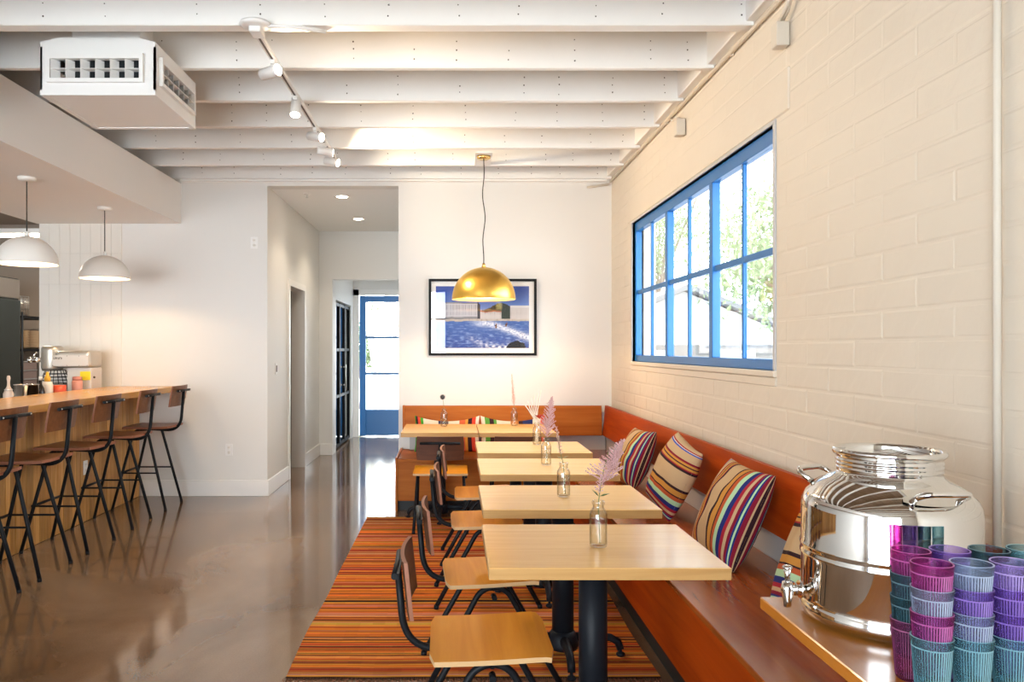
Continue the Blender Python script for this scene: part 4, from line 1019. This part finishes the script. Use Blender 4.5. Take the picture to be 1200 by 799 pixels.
def art(u, v):
    nz = lambda a, c, s=0.0: noise.noise((u * a + s, v * c, s))
    shore = 0.435 + 0.008 * nz(14, 3, 2)
    if v < shore:                                   # sea with wakes
        c = mixc((0.035, 0.085, 0.33), (0.09, 0.20, 0.52), min(1, v / shore))
        w = nz(16, 46, 1) + 0.5 * nz(40, 110, 4)
        c = mixc(c, (0.30, 0.42, 0.72), max(0, min(1, w * 1.1)))
        wake = math.exp(-((v - (0.40 - 0.62 * max(0, u - 0.55) ** 1.2)) / 0.05) ** 2) * (1 if u > 0.5 else max(0, (u - 0.35) / 0.15))
        wake2 = math.exp(-((v - (0.10 + 0.10 * math.sin(u * 7))) / 0.06) ** 2) * max(0, min(1, (u - 0.3) * 4)) * (1 - max(0, (u - 0.75) * 4))
        f = max(0, wake * (0.85 + 0.8 * nz(50, 50, 7))) + max(0, wake2 * (0.35 + 1.4 * nz(30, 40, 11)))
        c = mixc(c, (0.84, 0.88, 0.95), max(0, min(1, f)))
        if math.hypot((u - 0.86) / 0.10, (v - 0.02) / 0.09) < 1 + 0.3 * nz(20, 20, 5): c = (0.010, 0.014, 0.03)
        for sx, sy in ((0.645, 0.325), (0.755, 0.345)):   # two tiny figures on skis
            if abs(u - sx) < 0.008 and 0 <= v - sy < 0.05: c = (0.30, 0.14, 0.08)
            if abs(u - sx) < 0.012 and 0.03 <= v - sy < 0.05: c = (0.10, 0.05, 0.05)
            if abs(u - sx - 0.004) < 0.006 and 0.05 <= v - sy < 0.068: c = (0.40, 0.20, 0.12)
        return c
    if v < shore + 0.035: return mixc((0.62, 0.56, 0.50), (0.30, 0.26, 0.24), max(0, nz(60, 30, 3)))
    bt_ = 0.745 - 0.03 * u if u < 0.445 else 0
    if v < bt_:                                     # long pale hotel front
        c = (0.66, 0.66, 0.70)
        gx, gy = (u * 46) % 1, (v * 34) % 1
        if 0.25 < gx < 0.7 and 0.2 < gy < 0.75: c = (0.30, 0.31, 0.38)
        if v > bt_ - 0.018: c = (0.36, 0.35, 0.38)
        if v < shore + 0.07: c = mixc(c, (0.14, 0.14, 0.16), 0.6)
        return c
    if 0.445 <= u < 0.475 and v < 0.76 - (u - 0.445) * 2: return (0.06, 0.06, 0.09)
    lo = 0.60 + 0.02 * nz(12, 0, 6) if u < 0.75 else 0.645
    if u > 0.46 and v < lo:
        if u < 0.70 or u > 0.80:
            c = (0.72, 0.68, 0.66); gx, gy = (u * 50) % 1, (v * 40) % 1
            if 0.3 < gx < 0.7 and 0.25 < gy < 0.7: c = (0.32, 0.30, 0.32)
            if u < 0.70 and v > lo - 0.018: c = (0.52, 0.22, 0.14)
            return c
        return (0.05, 0.07, 0.06)
    if u > 0.80 and v < 0.69 - 0.02 * abs(u - 0.9): return (0.74, 0.72, 0.72)
    hill = 0.60 + 0.13 * math.exp(-((u - 0.70) / 0.13) ** 2) + 0.07 * max(0, (u - 0.8)) / 0.2 + 0.008 * nz(40, 0, 8)
    if u > 0.47 and v < hill: return mixc((0.045, 0.065, 0.06), (0.13, 0.13, 0.12), max(0, nz(40, 40, 13) + 0.2))
    return mixc((0.25, 0.38, 0.72), (0.045, 0.10, 0.42), min(1, max(0, (v - 0.6) / 0.4) ** 0.8))
V, Fc, C = [], [], []
for j in range(NV + 1):
    for i in range(NU + 1): V.append((qx0 + (qx1 - qx0) * i / NU, -0.0165, qz0 + (qz1 - qz0) * j / NV))
for j in range(NV):
    for i in range(NU):
        a = j * (NU + 1) + i; Fc.append((a, a + 1, a + NU + 2, a + NU + 1)); C.append(tuple(max(0.0, q) ** 1.22 for q in art((i + 0.5) / NU, (j + 0.5) / NV)))
obj('print', color_mesh('print', V, Fc, C, vcol('photo_print', 0.5)), pf)
box('glazing', (px0 + fw, -0.026, pz0 + fw), (px1 - fw, -0.024, pz1 - fw), glass_pane, pf)

# ------------------------------------------------------------------ conduits, boxes, outlets, downlights
wallpipe = plain('painted_conduit', (0.66, 0.60, 0.51), 0.55)
cd = thing('wall_conduit', 'painted vertical conduit pipe on the block wall', 'pipe', (XR - 0.016, 2.20, 0))
MB().cyl((0, 0, 0.765), (0, 0, 3.32), 0.0110, 14).build('pipe', wallpipe, cd)
cl = thing('ceiling_conduit', 'painted conduit running along the top of the window wall', 'pipe', (XR - 0.016, 0, 3.055))
MB().tube([(0, -2.9, 0), (0, 2.0, 0), (0, YB - 0.04, 0)], 0.012, 10).build('pipe', wallpipe, cl)
for yy in (4.3, 5.6, 6.9): box('clip', (-0.006, yy, -0.016), (0.014, yy + 0.02, 0.016), wallpipe, cl)
cb = MB().tube(fillet([(XR - 0.03, YB - 0.03, 3.03), (XR - 0.20, YB - 0.03, 3.005), (XR - 0.24, YB - 0.03, 3.0)], 0.03), 0.012, 10)
cl2 = cb.build('corner_conduit', wallpipe); tag(cl2, 'short conduit stub at the top corner of the back wall', 'pipe')
for (yy, zz, lab, up) in ((5.23, 2.91, 'small painted junction box below the beams near the back', (5.5, 3.045)), (3.62, 2.88, 'painted junction box with two pipes high on the right wall', (3.35, 3.2))):
    jb = thing('junction_box', lab, 'junction box', (XR - 0.002, yy, zz), 0, 'junction boxes on the window wall')
    box('housing', (-0.06, -0.035, -0.06), (0.0, 0.035, 0.05), wallpipe, jb, 0.004)
    MB().tube(fillet([(-0.025, 0.01, 0.05), (-0.02, 0.02 + (up[0] - yy) * 0.3, 0.09), (-0.016, (up[0] - yy) * 0.8, up[1] - zz - 0.03), (-0.016, up[0] - yy, up[1] - zz)], 0.05), 0.009, 8).build('pipe', wallpipe, jb)
    if yy < 4: MB().tube(fillet([(-0.04, -0.01, 0.05), (-0.035, -0.09, 0.10), (-0.03, -0.28, 0.32), (-0.03, -0.40, 0.43)], 0.05), 0.009, 8).build('pipe', wallpipe, jb)
def outlet(name, label, M, cat='outlet', switch=False):
    o = thing(name, label, cat); o.matrix_world = M
    box('cover_plate', (-0.036, -0.006, -0.058), (0.036, 0, 0.058), white_plastic, o, 0.002)
    if switch: box('toggle', (-0.016, -0.010, -0.033), (0.016, -0.006, 0.033), nail_mat, o, 0.002)
    else:
        for z in (-0.024, 0.024):
            s = MB().lathe([(0, 0.0015), (0.015, 0.0015), (0.016, 0), (0, 0)], 20, M=Matrix.Translation((0, -0.006, z)) @ Matrix.Rotation(PI / 2, 4, 'X')).build('socket', white_enamel, o)
            for x in (-0.006, 0.006): box('slot', (x - 0.001, -0.0081, z - 0.002), (x + 0.001, -0.0070, z + 0.007), nail_mat, s)
def wp(px, py, Y): return ((px - 531) * Y / F, Y, CAMZ - (py - 409) * Y / F)
outlet('wall_outlet', 'white wall outlet low on the wall beside the hallway', Matrix.Translation(wp(268.5, 527, YB)))
outlet('wall_outlet', 'white wall outlet high on the wall beside the hallway', Matrix.Translation(wp(298, 284.5, YB)))
outlet('light_switch', 'dark toggle switch plate on the hallway side wall', Matrix.Translation((HX0, 8.02, 1.23)) @ Matrix.Rotation(PI / 2, 4, 'Z'), 'switch', True)
outlet('bar_outlet', 'white outlet on the plank front of the bar', Matrix.Translation((-3.047, 6.50, 0.45)) @ Matrix.Rotation(PI / 2, 4, 'Z'))
for i, (x, y, lab) in enumerate((((401 - 531) * 8.2 / F, 8.2, 'recessed downlight nearer the hallway opening'), ((420 - 531) * 9.6 / F, 9.6, 'recessed downlight deeper in the hallway'))):
    t = thing('recessed_downlight', lab, 'downlight', (x, y, HZ), 0, 'hallway downlights')
    MB().lathe([(0.055, -0.001), (0.085, -0.006), (0.088, -0.002), (0.088, 0.0), (0.055, 0.0)], 28, close=True).build('trim_ring', white_plastic, t)
    MB().lathe([(0, -0.0025), (0.054, -0.0025), (0.054, -0.0005), (0, -0.0005)], 24).build('lens', bulb_white, t)
    light('downlight', 'SPOT', (x, y, HZ - 0.03), 26, (1, 0.84, 0.64), 0.05, (0, 0, 0), 2.2)
t = thing('sprinkler_head', 'small white sprinkler head in the hallway ceiling', 'sprinkler', ((360 - 531) * 8.05 / F, 8.05, HZ))
MB().lathe([(0, -0.006), (0.032, -0.006), (0.036, 0), (0, 0)], 20).build('escutcheon', white_plastic, t)
MB().cyl((0, 0, -0.035), (0, 0, -0.006), 0.006, 8).lathe([(0, -0.04), (0.014, -0.04), (0.014, -0.036), (0, -0.036)], 12).build('deflector', steel, t)

# ------------------------------------------------------------------ tiled kitchen wall, kitchen equipment
tw, thh = 0.100, 0.300
tile_me = MB().box((0.0007, -0.008, 0.0007), (tw - 0.0007, 0.0, thh - 0.0007), 0.0012).mesh('tile', tile_mat)
box('grout_bed', (-4.03, YB - 0.004, 0.9), (-3.225, YB, SZ0), grout, wbl)
for i in range(8):
    for j in range(6):
        o = obj('tile', tile_me, wbl, (-4.028 + i * tw, YB - 0.004 + random.uniform(-0.0008, 0.0008), 0.86 + j * thh)); o.rotation_euler = (random.uniform(-0.004, 0.004), 0, random.uniform(-0.006, 0.006))
# back counter
bc = thing('prep_counter', 'steel topped prep counter behind the bar', 'counter', (0, 0, 0))
box('top', (-4.0, 3.2, 0.87), (-3.34, YB - 0.02, 0.90), steel, bc, 0.003)
box('cabinet', (-3.98, 3.22, 0.0), (-3.42, YB - 0.03, 0.87), plain('prep_cabinet', (0.25, 0.25, 0.25), 0.4, 0.6), bc)
# mixer
mxr = thing('countertop_mixer', 'silver countertop mixer with long rectangular head and wire bowl guard', 'mixer', (-3.58, 7.32, 0.90))
sil = plain('silver_enamel', (0.50, 0.46, 0.40), 0.36, 0.7); whp = plain('mixer_panel', (0.60, 0.58, 0.55), 0.4)
MB().box((-0.07, -0.13, 0.355), (0.255, 0.13, 0.515), 0.03, 4).build('head', sil, mxr)
pn_ = box('side_plate', (-0.09, -0.134, 0.375), (0.240, -0.128, 0.472), whp, mxr)
lm = MB(); rl = random.Random(4); x = -0.078
for k in range(6):                                   # small dark maker's lettering, too blurred to read
    lm.box((x, -0.136, 0.436), (x + 0.0035, -0.1335, 0.456)).box((x + 0.0035, -0.136, (0.436, 0.452, 0.444)[k % 3]), (x + 0.0105, -0.1335, (0.440, 0.456, 0.448)[k % 3]))
    if k % 2: lm.box((x + 0.0075, -0.136, 0.438), (x + 0.0105, -0.1335, 0.452))
    x += 0.0135
lm.build('lettering', nail_mat, pn_)
sc_ = MB()
for x in (-0.085, 0.045, 0.155, 0.23):
    for z in (0.380, 0.467): sc_.ball((x, -0.134, z), 0.004, 1)
sc_.build('screws', nail_mat, pn_)
MB().lathe([(0, 0.56), (0.075, 0.56), (0.092, 0.545), (0.095, 0.52), (0.095, 0.36), (0.085, 0.33), (0, 0.33)], 28, c=(-0.145, -0.02, 0)).build('planetary_drum', sil, mxr)
MB().tube([(-0.23, -0.05, 0.43), (-0.335, -0.05, 0.43)], 0.022, 14).ball((-0.335, -0.05, 0.43), 0.030, 2).tube([(-0.30, -0.05, 0.43), (-0.30, -0.05, 0.475), (-0.28, -0.05, 0.50)], 0.010, 8).build('attachment_hub', chrome, mxr)
MB().box((0.03, -0.11, 0.0), (0.255, 0.12, 0.36), 0.012, 2).build('column', whp, mxr)
box('foot_plate', (-0.24, -0.13, 0.0), (0.255, 0.13, 0.035), sil, mxr, 0.01)
stk = box('sticker', (0.155, -0.1135, 0.245), (0.250, -0.110, 0.325), plain('yellow_sticker', (0.80, 0.66, 0.02), 0.6), mxr)
MB().ball((0.262, -0.06, 0.27), 0.012, 1).build('knob', nail_mat, mxr)
bowl = MB().lathe([(0.06, 0.036), (0.10, 0.05), (0.13, 0.10), (0.135, 0.20), (0.140, 0.205), (0.130, 0.20), (0.125, 0.10), (0.09, 0.06), (0, 0.05)], 32, c=(-0.115, -0.02, 0)).build('bowl', steel, mxr)
wg = MB()
for k in range(20):
    a = PI + 2 * PI * k / 20
    wg.tube([(-0.115 + 0.085 * math.cos(a), -0.02 + 0.085 * math.sin(a), 0.335), (-0.115 + 0.142 * math.cos(a), -0.02 + 0.142 * math.sin(a), 0.21)], 0.003, 5)
for z, rr in ((0.335, 0.085), (0.30, 0.102), (0.27, 0.116), (0.24, 0.129), (0.21, 0.142)):
    wg.tube([(-0.115 + rr * math.cos(2 * PI * k / 28), -0.02 + rr * math.sin(2 * PI * k / 28), z) for k in range(29)], 0.003, 5, False)
wg.build('wire_guard', black_metal, mxr)
# small things behind the bar
def lathe_thing(name, label, cat, loc, parts, group=None):
    t = thing(name, label, cat, loc, 0, group)
    for (nm, prof, mt) in parts: MB().lathe(prof, 24).build(nm, mt, t)
    return t
def at(px, Xw): Y = Xw * F / (px - 531); return (Xw, Y, 0.90)
sq_w = plain('squeeze_white', (0.80, 0.74, 0.66), 0.45); sq_y = plain('squeeze_yellow', (0.75, 0.42, 0.04), 0.45)
lathe_thing('squeeze_bottle', 'white squeeze bottle with yellow cap behind the bar', 'bottle', at(55.5, -3.46),
            [('body', [(0, 0), (0.042, 0), (0.045, 0.01), (0.045, 0.22), (0.038, 0.245), (0.022, 0.255), (0, 0.255)], sq_w), ('cap', [(0, 0.255), (0.025, 0.255), (0.025, 0.29), (0.016, 0.30), (0.010, 0.335), (0, 0.337)], sq_y)])
lathe_thing('dark_bottle', 'dark glass bottle with pale cap beside the squeeze bottle', 'bottle', at(47.5, -3.46),
            [('body', [(0, 0), (0.034, 0), (0.036, 0.01), (0.036, 0.17), (0.028, 0.205), (0.013, 0.235), (0.012, 0.27), (0, 0.27)], plain('dark_bottle', (0.015, 0.01, 0.01), 0.15)), ('cap', [(0, 0.27), (0.014, 0.27), (0.014, 0.30), (0, 0.30)], sq_w)])
lathe_thing('pink_jar', 'salmon pink lidded canister in front of the mixer', 'canister', at(90.5, -3.395),
            [('body', [(0, 0), (0.044, 0), (0.046, 0.008), (0.046, 0.235), (0.040, 0.248), (0, 0.248)], plain('salmon', (0.62, 0.27, 0.20), 0.4)), ('lid', [(0, 0.248), (0.041, 0.248), (0.041, 0.275), (0.037, 0.282), (0, 0.282)], plain('salmon_lid', (0.55, 0.22, 0.17), 0.4))])
lathe_thing('red_bowl', 'small bright red bowl behind the bar top', 'bowl', at(69, -3.44),
            [('bowl', [(0, 0.10), (0.05, 0.10), (0.06, 0.15), (0.062, 0.215), (0.058, 0.213), (0.05, 0.13), (0, 0.12)], plain('red_plastic', (0.65, 0.08, 0.03), 0.35)), ('foot', [(0, 0), (0.05, 0), (0.045, 0.05), (0.048, 0.10), (0, 0.10)], steel)])
pt = lathe_thing('steel_pan', 'shallow polished steel saucepan behind the bar', 'pan', at(31, -3.50),
            [('pan', [(0, 0.14), (0.085, 0.14), (0.092, 0.15), (0.092, 0.235), (0.097, 0.238), (0.097, 0.242), (0.088, 0.24), (0.088, 0.152), (0, 0.15)], chrome), ('stand', [(0, 0), (0.08, 0), (0.08, 0.14), (0, 0.14)], steel)])
lathe_thing('pepper_mill', 'pale slim pump dispenser at the left end of the bar', 'dispenser', at(10, -3.50),
            [('body', [(0, 0), (0.038, 0), (0.038, 0.18), (0.012, 0.24), (0.010, 0.27), (0.014, 0.30), (0.010, 0.32), (0, 0.322)], plain('pale_mill', (0.62, 0.50, 0.42), 0.4)), ('collar', [(0.02, 0.205), (0.03, 0.205), (0.03, 0.215), (0.018, 0.215)], steel)])
# refrigerator against the left kitchen side
fg = thing('refrigerator', 'tall dark stainless steel refrigerator in the kitchen', 'refrigerator', (-5.1, 8.22, 0))
box('body', (-0.35, -0.40, 0.10), (0.33, 0.40, 2.20), dark_steel, fg, 0.006)
box('door', (0.33, -0.395, 0.14), (0.355, 0.395, 1.96), dark_steel, fg, 0.006)
hp = box('header_panel', (0.33, -0.395, 1.98), (0.345, 0.395, 2.19), steel, fg, 0.004)
MB().tube(fillet([(0.355, -0.33, 0.9), (0.40, -0.33, 0.9), (0.40, -0.33, 1.5), (0.355, -0.33, 1.5)], 0.03), 0.011, 10).build('door_handle', steel, fg)
for sx in (-0.28, 0.28):
    for sy in (-0.34, 0.34): MB().cyl((sx, sy, 0), (sx, sy, 0.10), 0.02, 10).build('leg', black_metal, fg)
# storage rack with bowls and tubs
rk = thing('storage_rack', 'black kitchen storage rack beside the refrigerator', 'rack', (-5.0, 9.02, 0))
for z in (0.2, 0.62, 1.0, 1.43, 1.80): box('shelf', (-0.25, -0.36, z - 0.025), (0.25, 0.36, z), black_metal, rk)
for sx in (-0.24, 0.24):
    for sy in (-0.35, 0.35): MB().cyl((sx, sy, 0), (sx, sy, 1.84), 0.013, 8).build('post', black_metal, rk)
plt = plain('stoneware', (0.66, 0.52, 0.36), 0.5)
pl_me = MB().lathe([(0, 0.003), (0.08, 0.0), (0.085, 0.004), (0.125, 0.018), (0.127, 0.021), (0.12, 0.020), (0.08, 0.008), (0, 0.007)], 28).mesh('plate', plt)
for s_, (xx, yy) in enumerate(((-4.89, 8.80), (-4.89, 9.10))):
    for k in range(14):
        o = obj('plate', pl_me, None, (xx, yy, 1.431 + k * 0.0145))
        tag(o, 'tan stoneware plate in a ' + ('nearer' if s_ == 0 else 'farther') + ' stack on the kitchen rack', 'plate', 'stacked plates, ' + ('nearer stack' if s_ == 0 else 'farther stack'))
tub = plain('tub_grey', (0.30, 0.22, 0.20), 0.5)
tub_me = MB().box((-0.12, -0.15, 0.0), (0.12, 0.15, 0.085), 0.008).mesh('tub', tub); lid_me = MB().box((-0.125, -0.155, 0.085), (0.125, 0.155, 0.097), 0.004).mesh('lid', plain('tub_lid', (0.42, 0.40, 0.40), 0.4))
for k in range(3):
    t = thing('storage_tub', ('lowest', 'middle', 'top')[k] + ' brown storage tub in the pile on the kitchen rack', 'tub', (-4.89, 8.85, 1.001 + 0.098 * k), 0, 'storage tubs on the rack')
    obj('body', tub_me, t); obj('lid', lid_me, t)
wb = thing('wire_basket', 'wire basket standing on top of the kitchen rack', 'basket', (-4.90, 8.78, 1.80))
wi = MB()
for z in (0.01, 0.08, 0.15, 0.22):
    wi.tube([(-0.1, -0.1, z), (0.1, -0.1, z), (0.1, 0.1, z), (-0.1, 0.1, z), (-0.1, -0.1, z)], 0.003, 5)
for k in range(6):
    q = -0.1 + 0.04 * k
    for (x, y) in ((q, -0.1), (0.1, q), (-q, 0.1), (-0.1, -q)): wi.tube([(x, y, 0.003), (x, y, 0.225)], 0.0025, 5)
wi.build('wire_mesh', steel, wb)
kl = thing('kitchen_strip_light', 'white strip light hanging in the kitchen', 'strip light', (-4.42, 8.0, 2.60))
box('housing', (-0.30, -0.07, 0.0), (0.30, 0.07, 0.05), white_plastic, kl, 0.004)
box('diffuser', (-0.29, -0.06, -0.025), (0.29, 0.06, 0.0), emit('strip_glow', (1, 0.90, 0.75), 7), kl, 0.004)
for x in (-0.25, 0.25): MB().cyl((x, 0, 0.05), (x, 0, 0.35), 0.004, 6).build('hanger', steel, kl)
area_light('strip_light_glow', (-4.42, 8.0, 2.565), (0, 0, 0), 0.55, 0.1, 24, (1, 0.86, 0.68))

# ------------------------------------------------------------------ outside the windows
grass = plain('lawn', (0.30, 0.36, 0.16), 0.9, var=0.2, vscale=1.0)
box('ground', (XR + 0.25, -25, -1.0), (60, 60, -0.9), plain('pale_paving', (0.42, 0.41, 0.39), 0.9), **ST)
box('ground', (-25, 13.15, -0.35), (XR + 0.2, 60, -0.25), plain('pale_paving_b', (0.42, 0.41, 0.39), 0.9), **ST)
def house(label, loc, rz, L, Wd, Hh, rise):
    h = thing('white_house', label, 'house', loc, rz)
    wh = plain('house_white', (0.60, 0.60, 0.60), 0.6); rf = plain('house_roof', (0.15, 0.15, 0.155), 0.7); bd = plain('house_band', (0.13, 0.125, 0.12), 0.7)
    MB().prism([(-Wd / 2, 0), (Wd / 2, 0), (Wd / 2, Hh), (0, Hh + rise), (-Wd / 2, Hh)], 'x', 0, L).build('walls', wh, h)
    for s in (-1, 1):
        o = MB().prism([(0, Hh + rise + 0.03), (s * (Wd / 2 + 0.4), Hh + 0.03 - rise * 0.8 / Wd), (s * (Wd / 2 + 0.4), Hh + 0.15 - rise * 0.8 / Wd), (0, Hh + rise + 0.15)], 'x', -0.4, L + 0.4).build('roof_slope', rf, h)
    box('wall_band', (-0.03, -Wd / 2 + 0.05, 1.75), (0.0, Wd / 2 - 0.05, Hh - 0.12), bd, h)
    for yy in (-1.6, 0.4):
        w_ = box('window', (-0.08, yy, 1.78), (-0.02, yy + 1.0, 2.30), wh, h)
        box('pane', (-0.09, yy + 0.08, 1.84), (-0.075, yy + 0.92, 2.24), plain('far_pane', (0.35, 0.40, 0.42), 0.2), w_)
house('white gabled house across the yard, seen through the blue window', (5.3, 18.0, -0.9), PI / 2, 7.0, 5.4, 2.55, 1.10)
bark = plain('pale_bark', (0.55, 0.50, 0.44), 0.9, var=0.15, vscale=8); bark2 = plain('brown_bark', (0.22, 0.17, 0.13), 0.9)
leafm = [plain('foliage_a', (0.17, 0.23, 0.10), 0.7), plain('foliage_b', (0.21, 0.27, 0.13), 0.7)]
def tree(label, loc, h, cr, n, seed, bk, lm_, trunk=0.14, cz=0.65, group='trees outside'):
    rg = random.Random(seed); t = thing('tree', label, 'tree', loc, 0, group)
    tr = MB(); lobes = []
    tr.tube([(0, 0, 0), (0.05, 0.03, h * 0.2), (rg.uniform(-.1, .1), rg.uniform(-.1, .1), h * 0.45)], [trunk, trunk * 0.8, trunk * 0.65], 10)
    for k in range(8):
        a = k * 2.4 + rg.uniform(-.3, .3); e = Vector((math.cos(a) * cr * rg.uniform(.3, .75), math.sin(a) * cr * rg.uniform(.3, .75), h * cz + rg.uniform(-.25, .3) * h))
        s = Vector((0, 0, h * rg.uniform(0.28, 0.45))); mid = s.lerp(e, 0.5) + Vector((0, 0, 0.15))
        tr.tube([s, mid, e], [trunk * 0.5, trunk * 0.32, trunk * 0.10], 7); lobes += [(e, cr * rg.uniform(.3, .45)), (mid, cr * .25)]
    tr.build('trunk', bk, t)
    V, Fc = [], []
    for k in range(n):
        c, r_ = lobes[rg.randrange(len(lobes))]
        d = Vector((rg.gauss(0, 1), rg.gauss(0, 1), rg.gauss(0, .8))).normalized() * r_ * rg.random() ** 0.45
        p = c + d; q = Euler((rg.uniform(0, 6), rg.uniform(0, 6), rg.uniform(0, 6))).to_matrix(); L = rg.uniform(.04, .075); i = len(V)
        V += [tuple(p + q @ Vector(v)) for v in ((0, 0, 0), (L, L * .45, 0.01), (2 * L, 0, 0), (L, -L * .45, 0.01))]; Fc.append((i, i + 1, i + 2, i + 3))
    me = bpy.data.meshes.new('foliage'); me.from_pydata(V, [], Fc); me.materials.append(lm_)
    obj('foliage', me, t, kind='stuff'); return t
tree('leafy tree nearest the blue window with a limb across its right panes', (5.5, 11.2, -0.9), 7.0, 2.4, 9000, 2, bark2, leafm[1], cz=0.72)
tree('broad tree behind the right side of the white house', (12.8, 30.5, -0.9), 11.0, 3.9, 14000, 1, bark2, leafm[0])
tree('tree behind the left side of the white house', (7.4, 28.5, -0.9), 10.0, 3.4, 12000, 3, bark2, leafm[1])
# pale multi-stem tree outside the blue door
t = thing('crape_myrtle', 'pale smooth barked tree with forked trunk outside the blue door', 'tree', (-1.75, 18.0, -0.3))
tr = MB()
for (a, c, d, r_) in (((0, 0, 0), (0.25, 0, 1.6), (0.45, 0.1, 4.2), 0.16), ((0.05, 0, 0.9), (-0.25, 0.1, 2.6), (-0.75, 0.2, 4.5), 0.10), ((0.2, 0, 1.6), (0.6, 0, 2.6), (1.0, 0.1, 4.4), 0.09), ((0.3, 0, 2.2), (0.2, 0.1, 3.2), (-0.1, 0.2, 4.6), 0.07)):
    tr.tube([a, c, d], [r_, r_ * .75, r_ * .45], 9)
tr.build('trunk', bark, t)
tree('small green shrub tree left of the pale trunk outside the blue door', (-2.6, 22.0, -0.3), 3.0, 1.1, 2500, 8, bark2, leafm[0], 0.06)
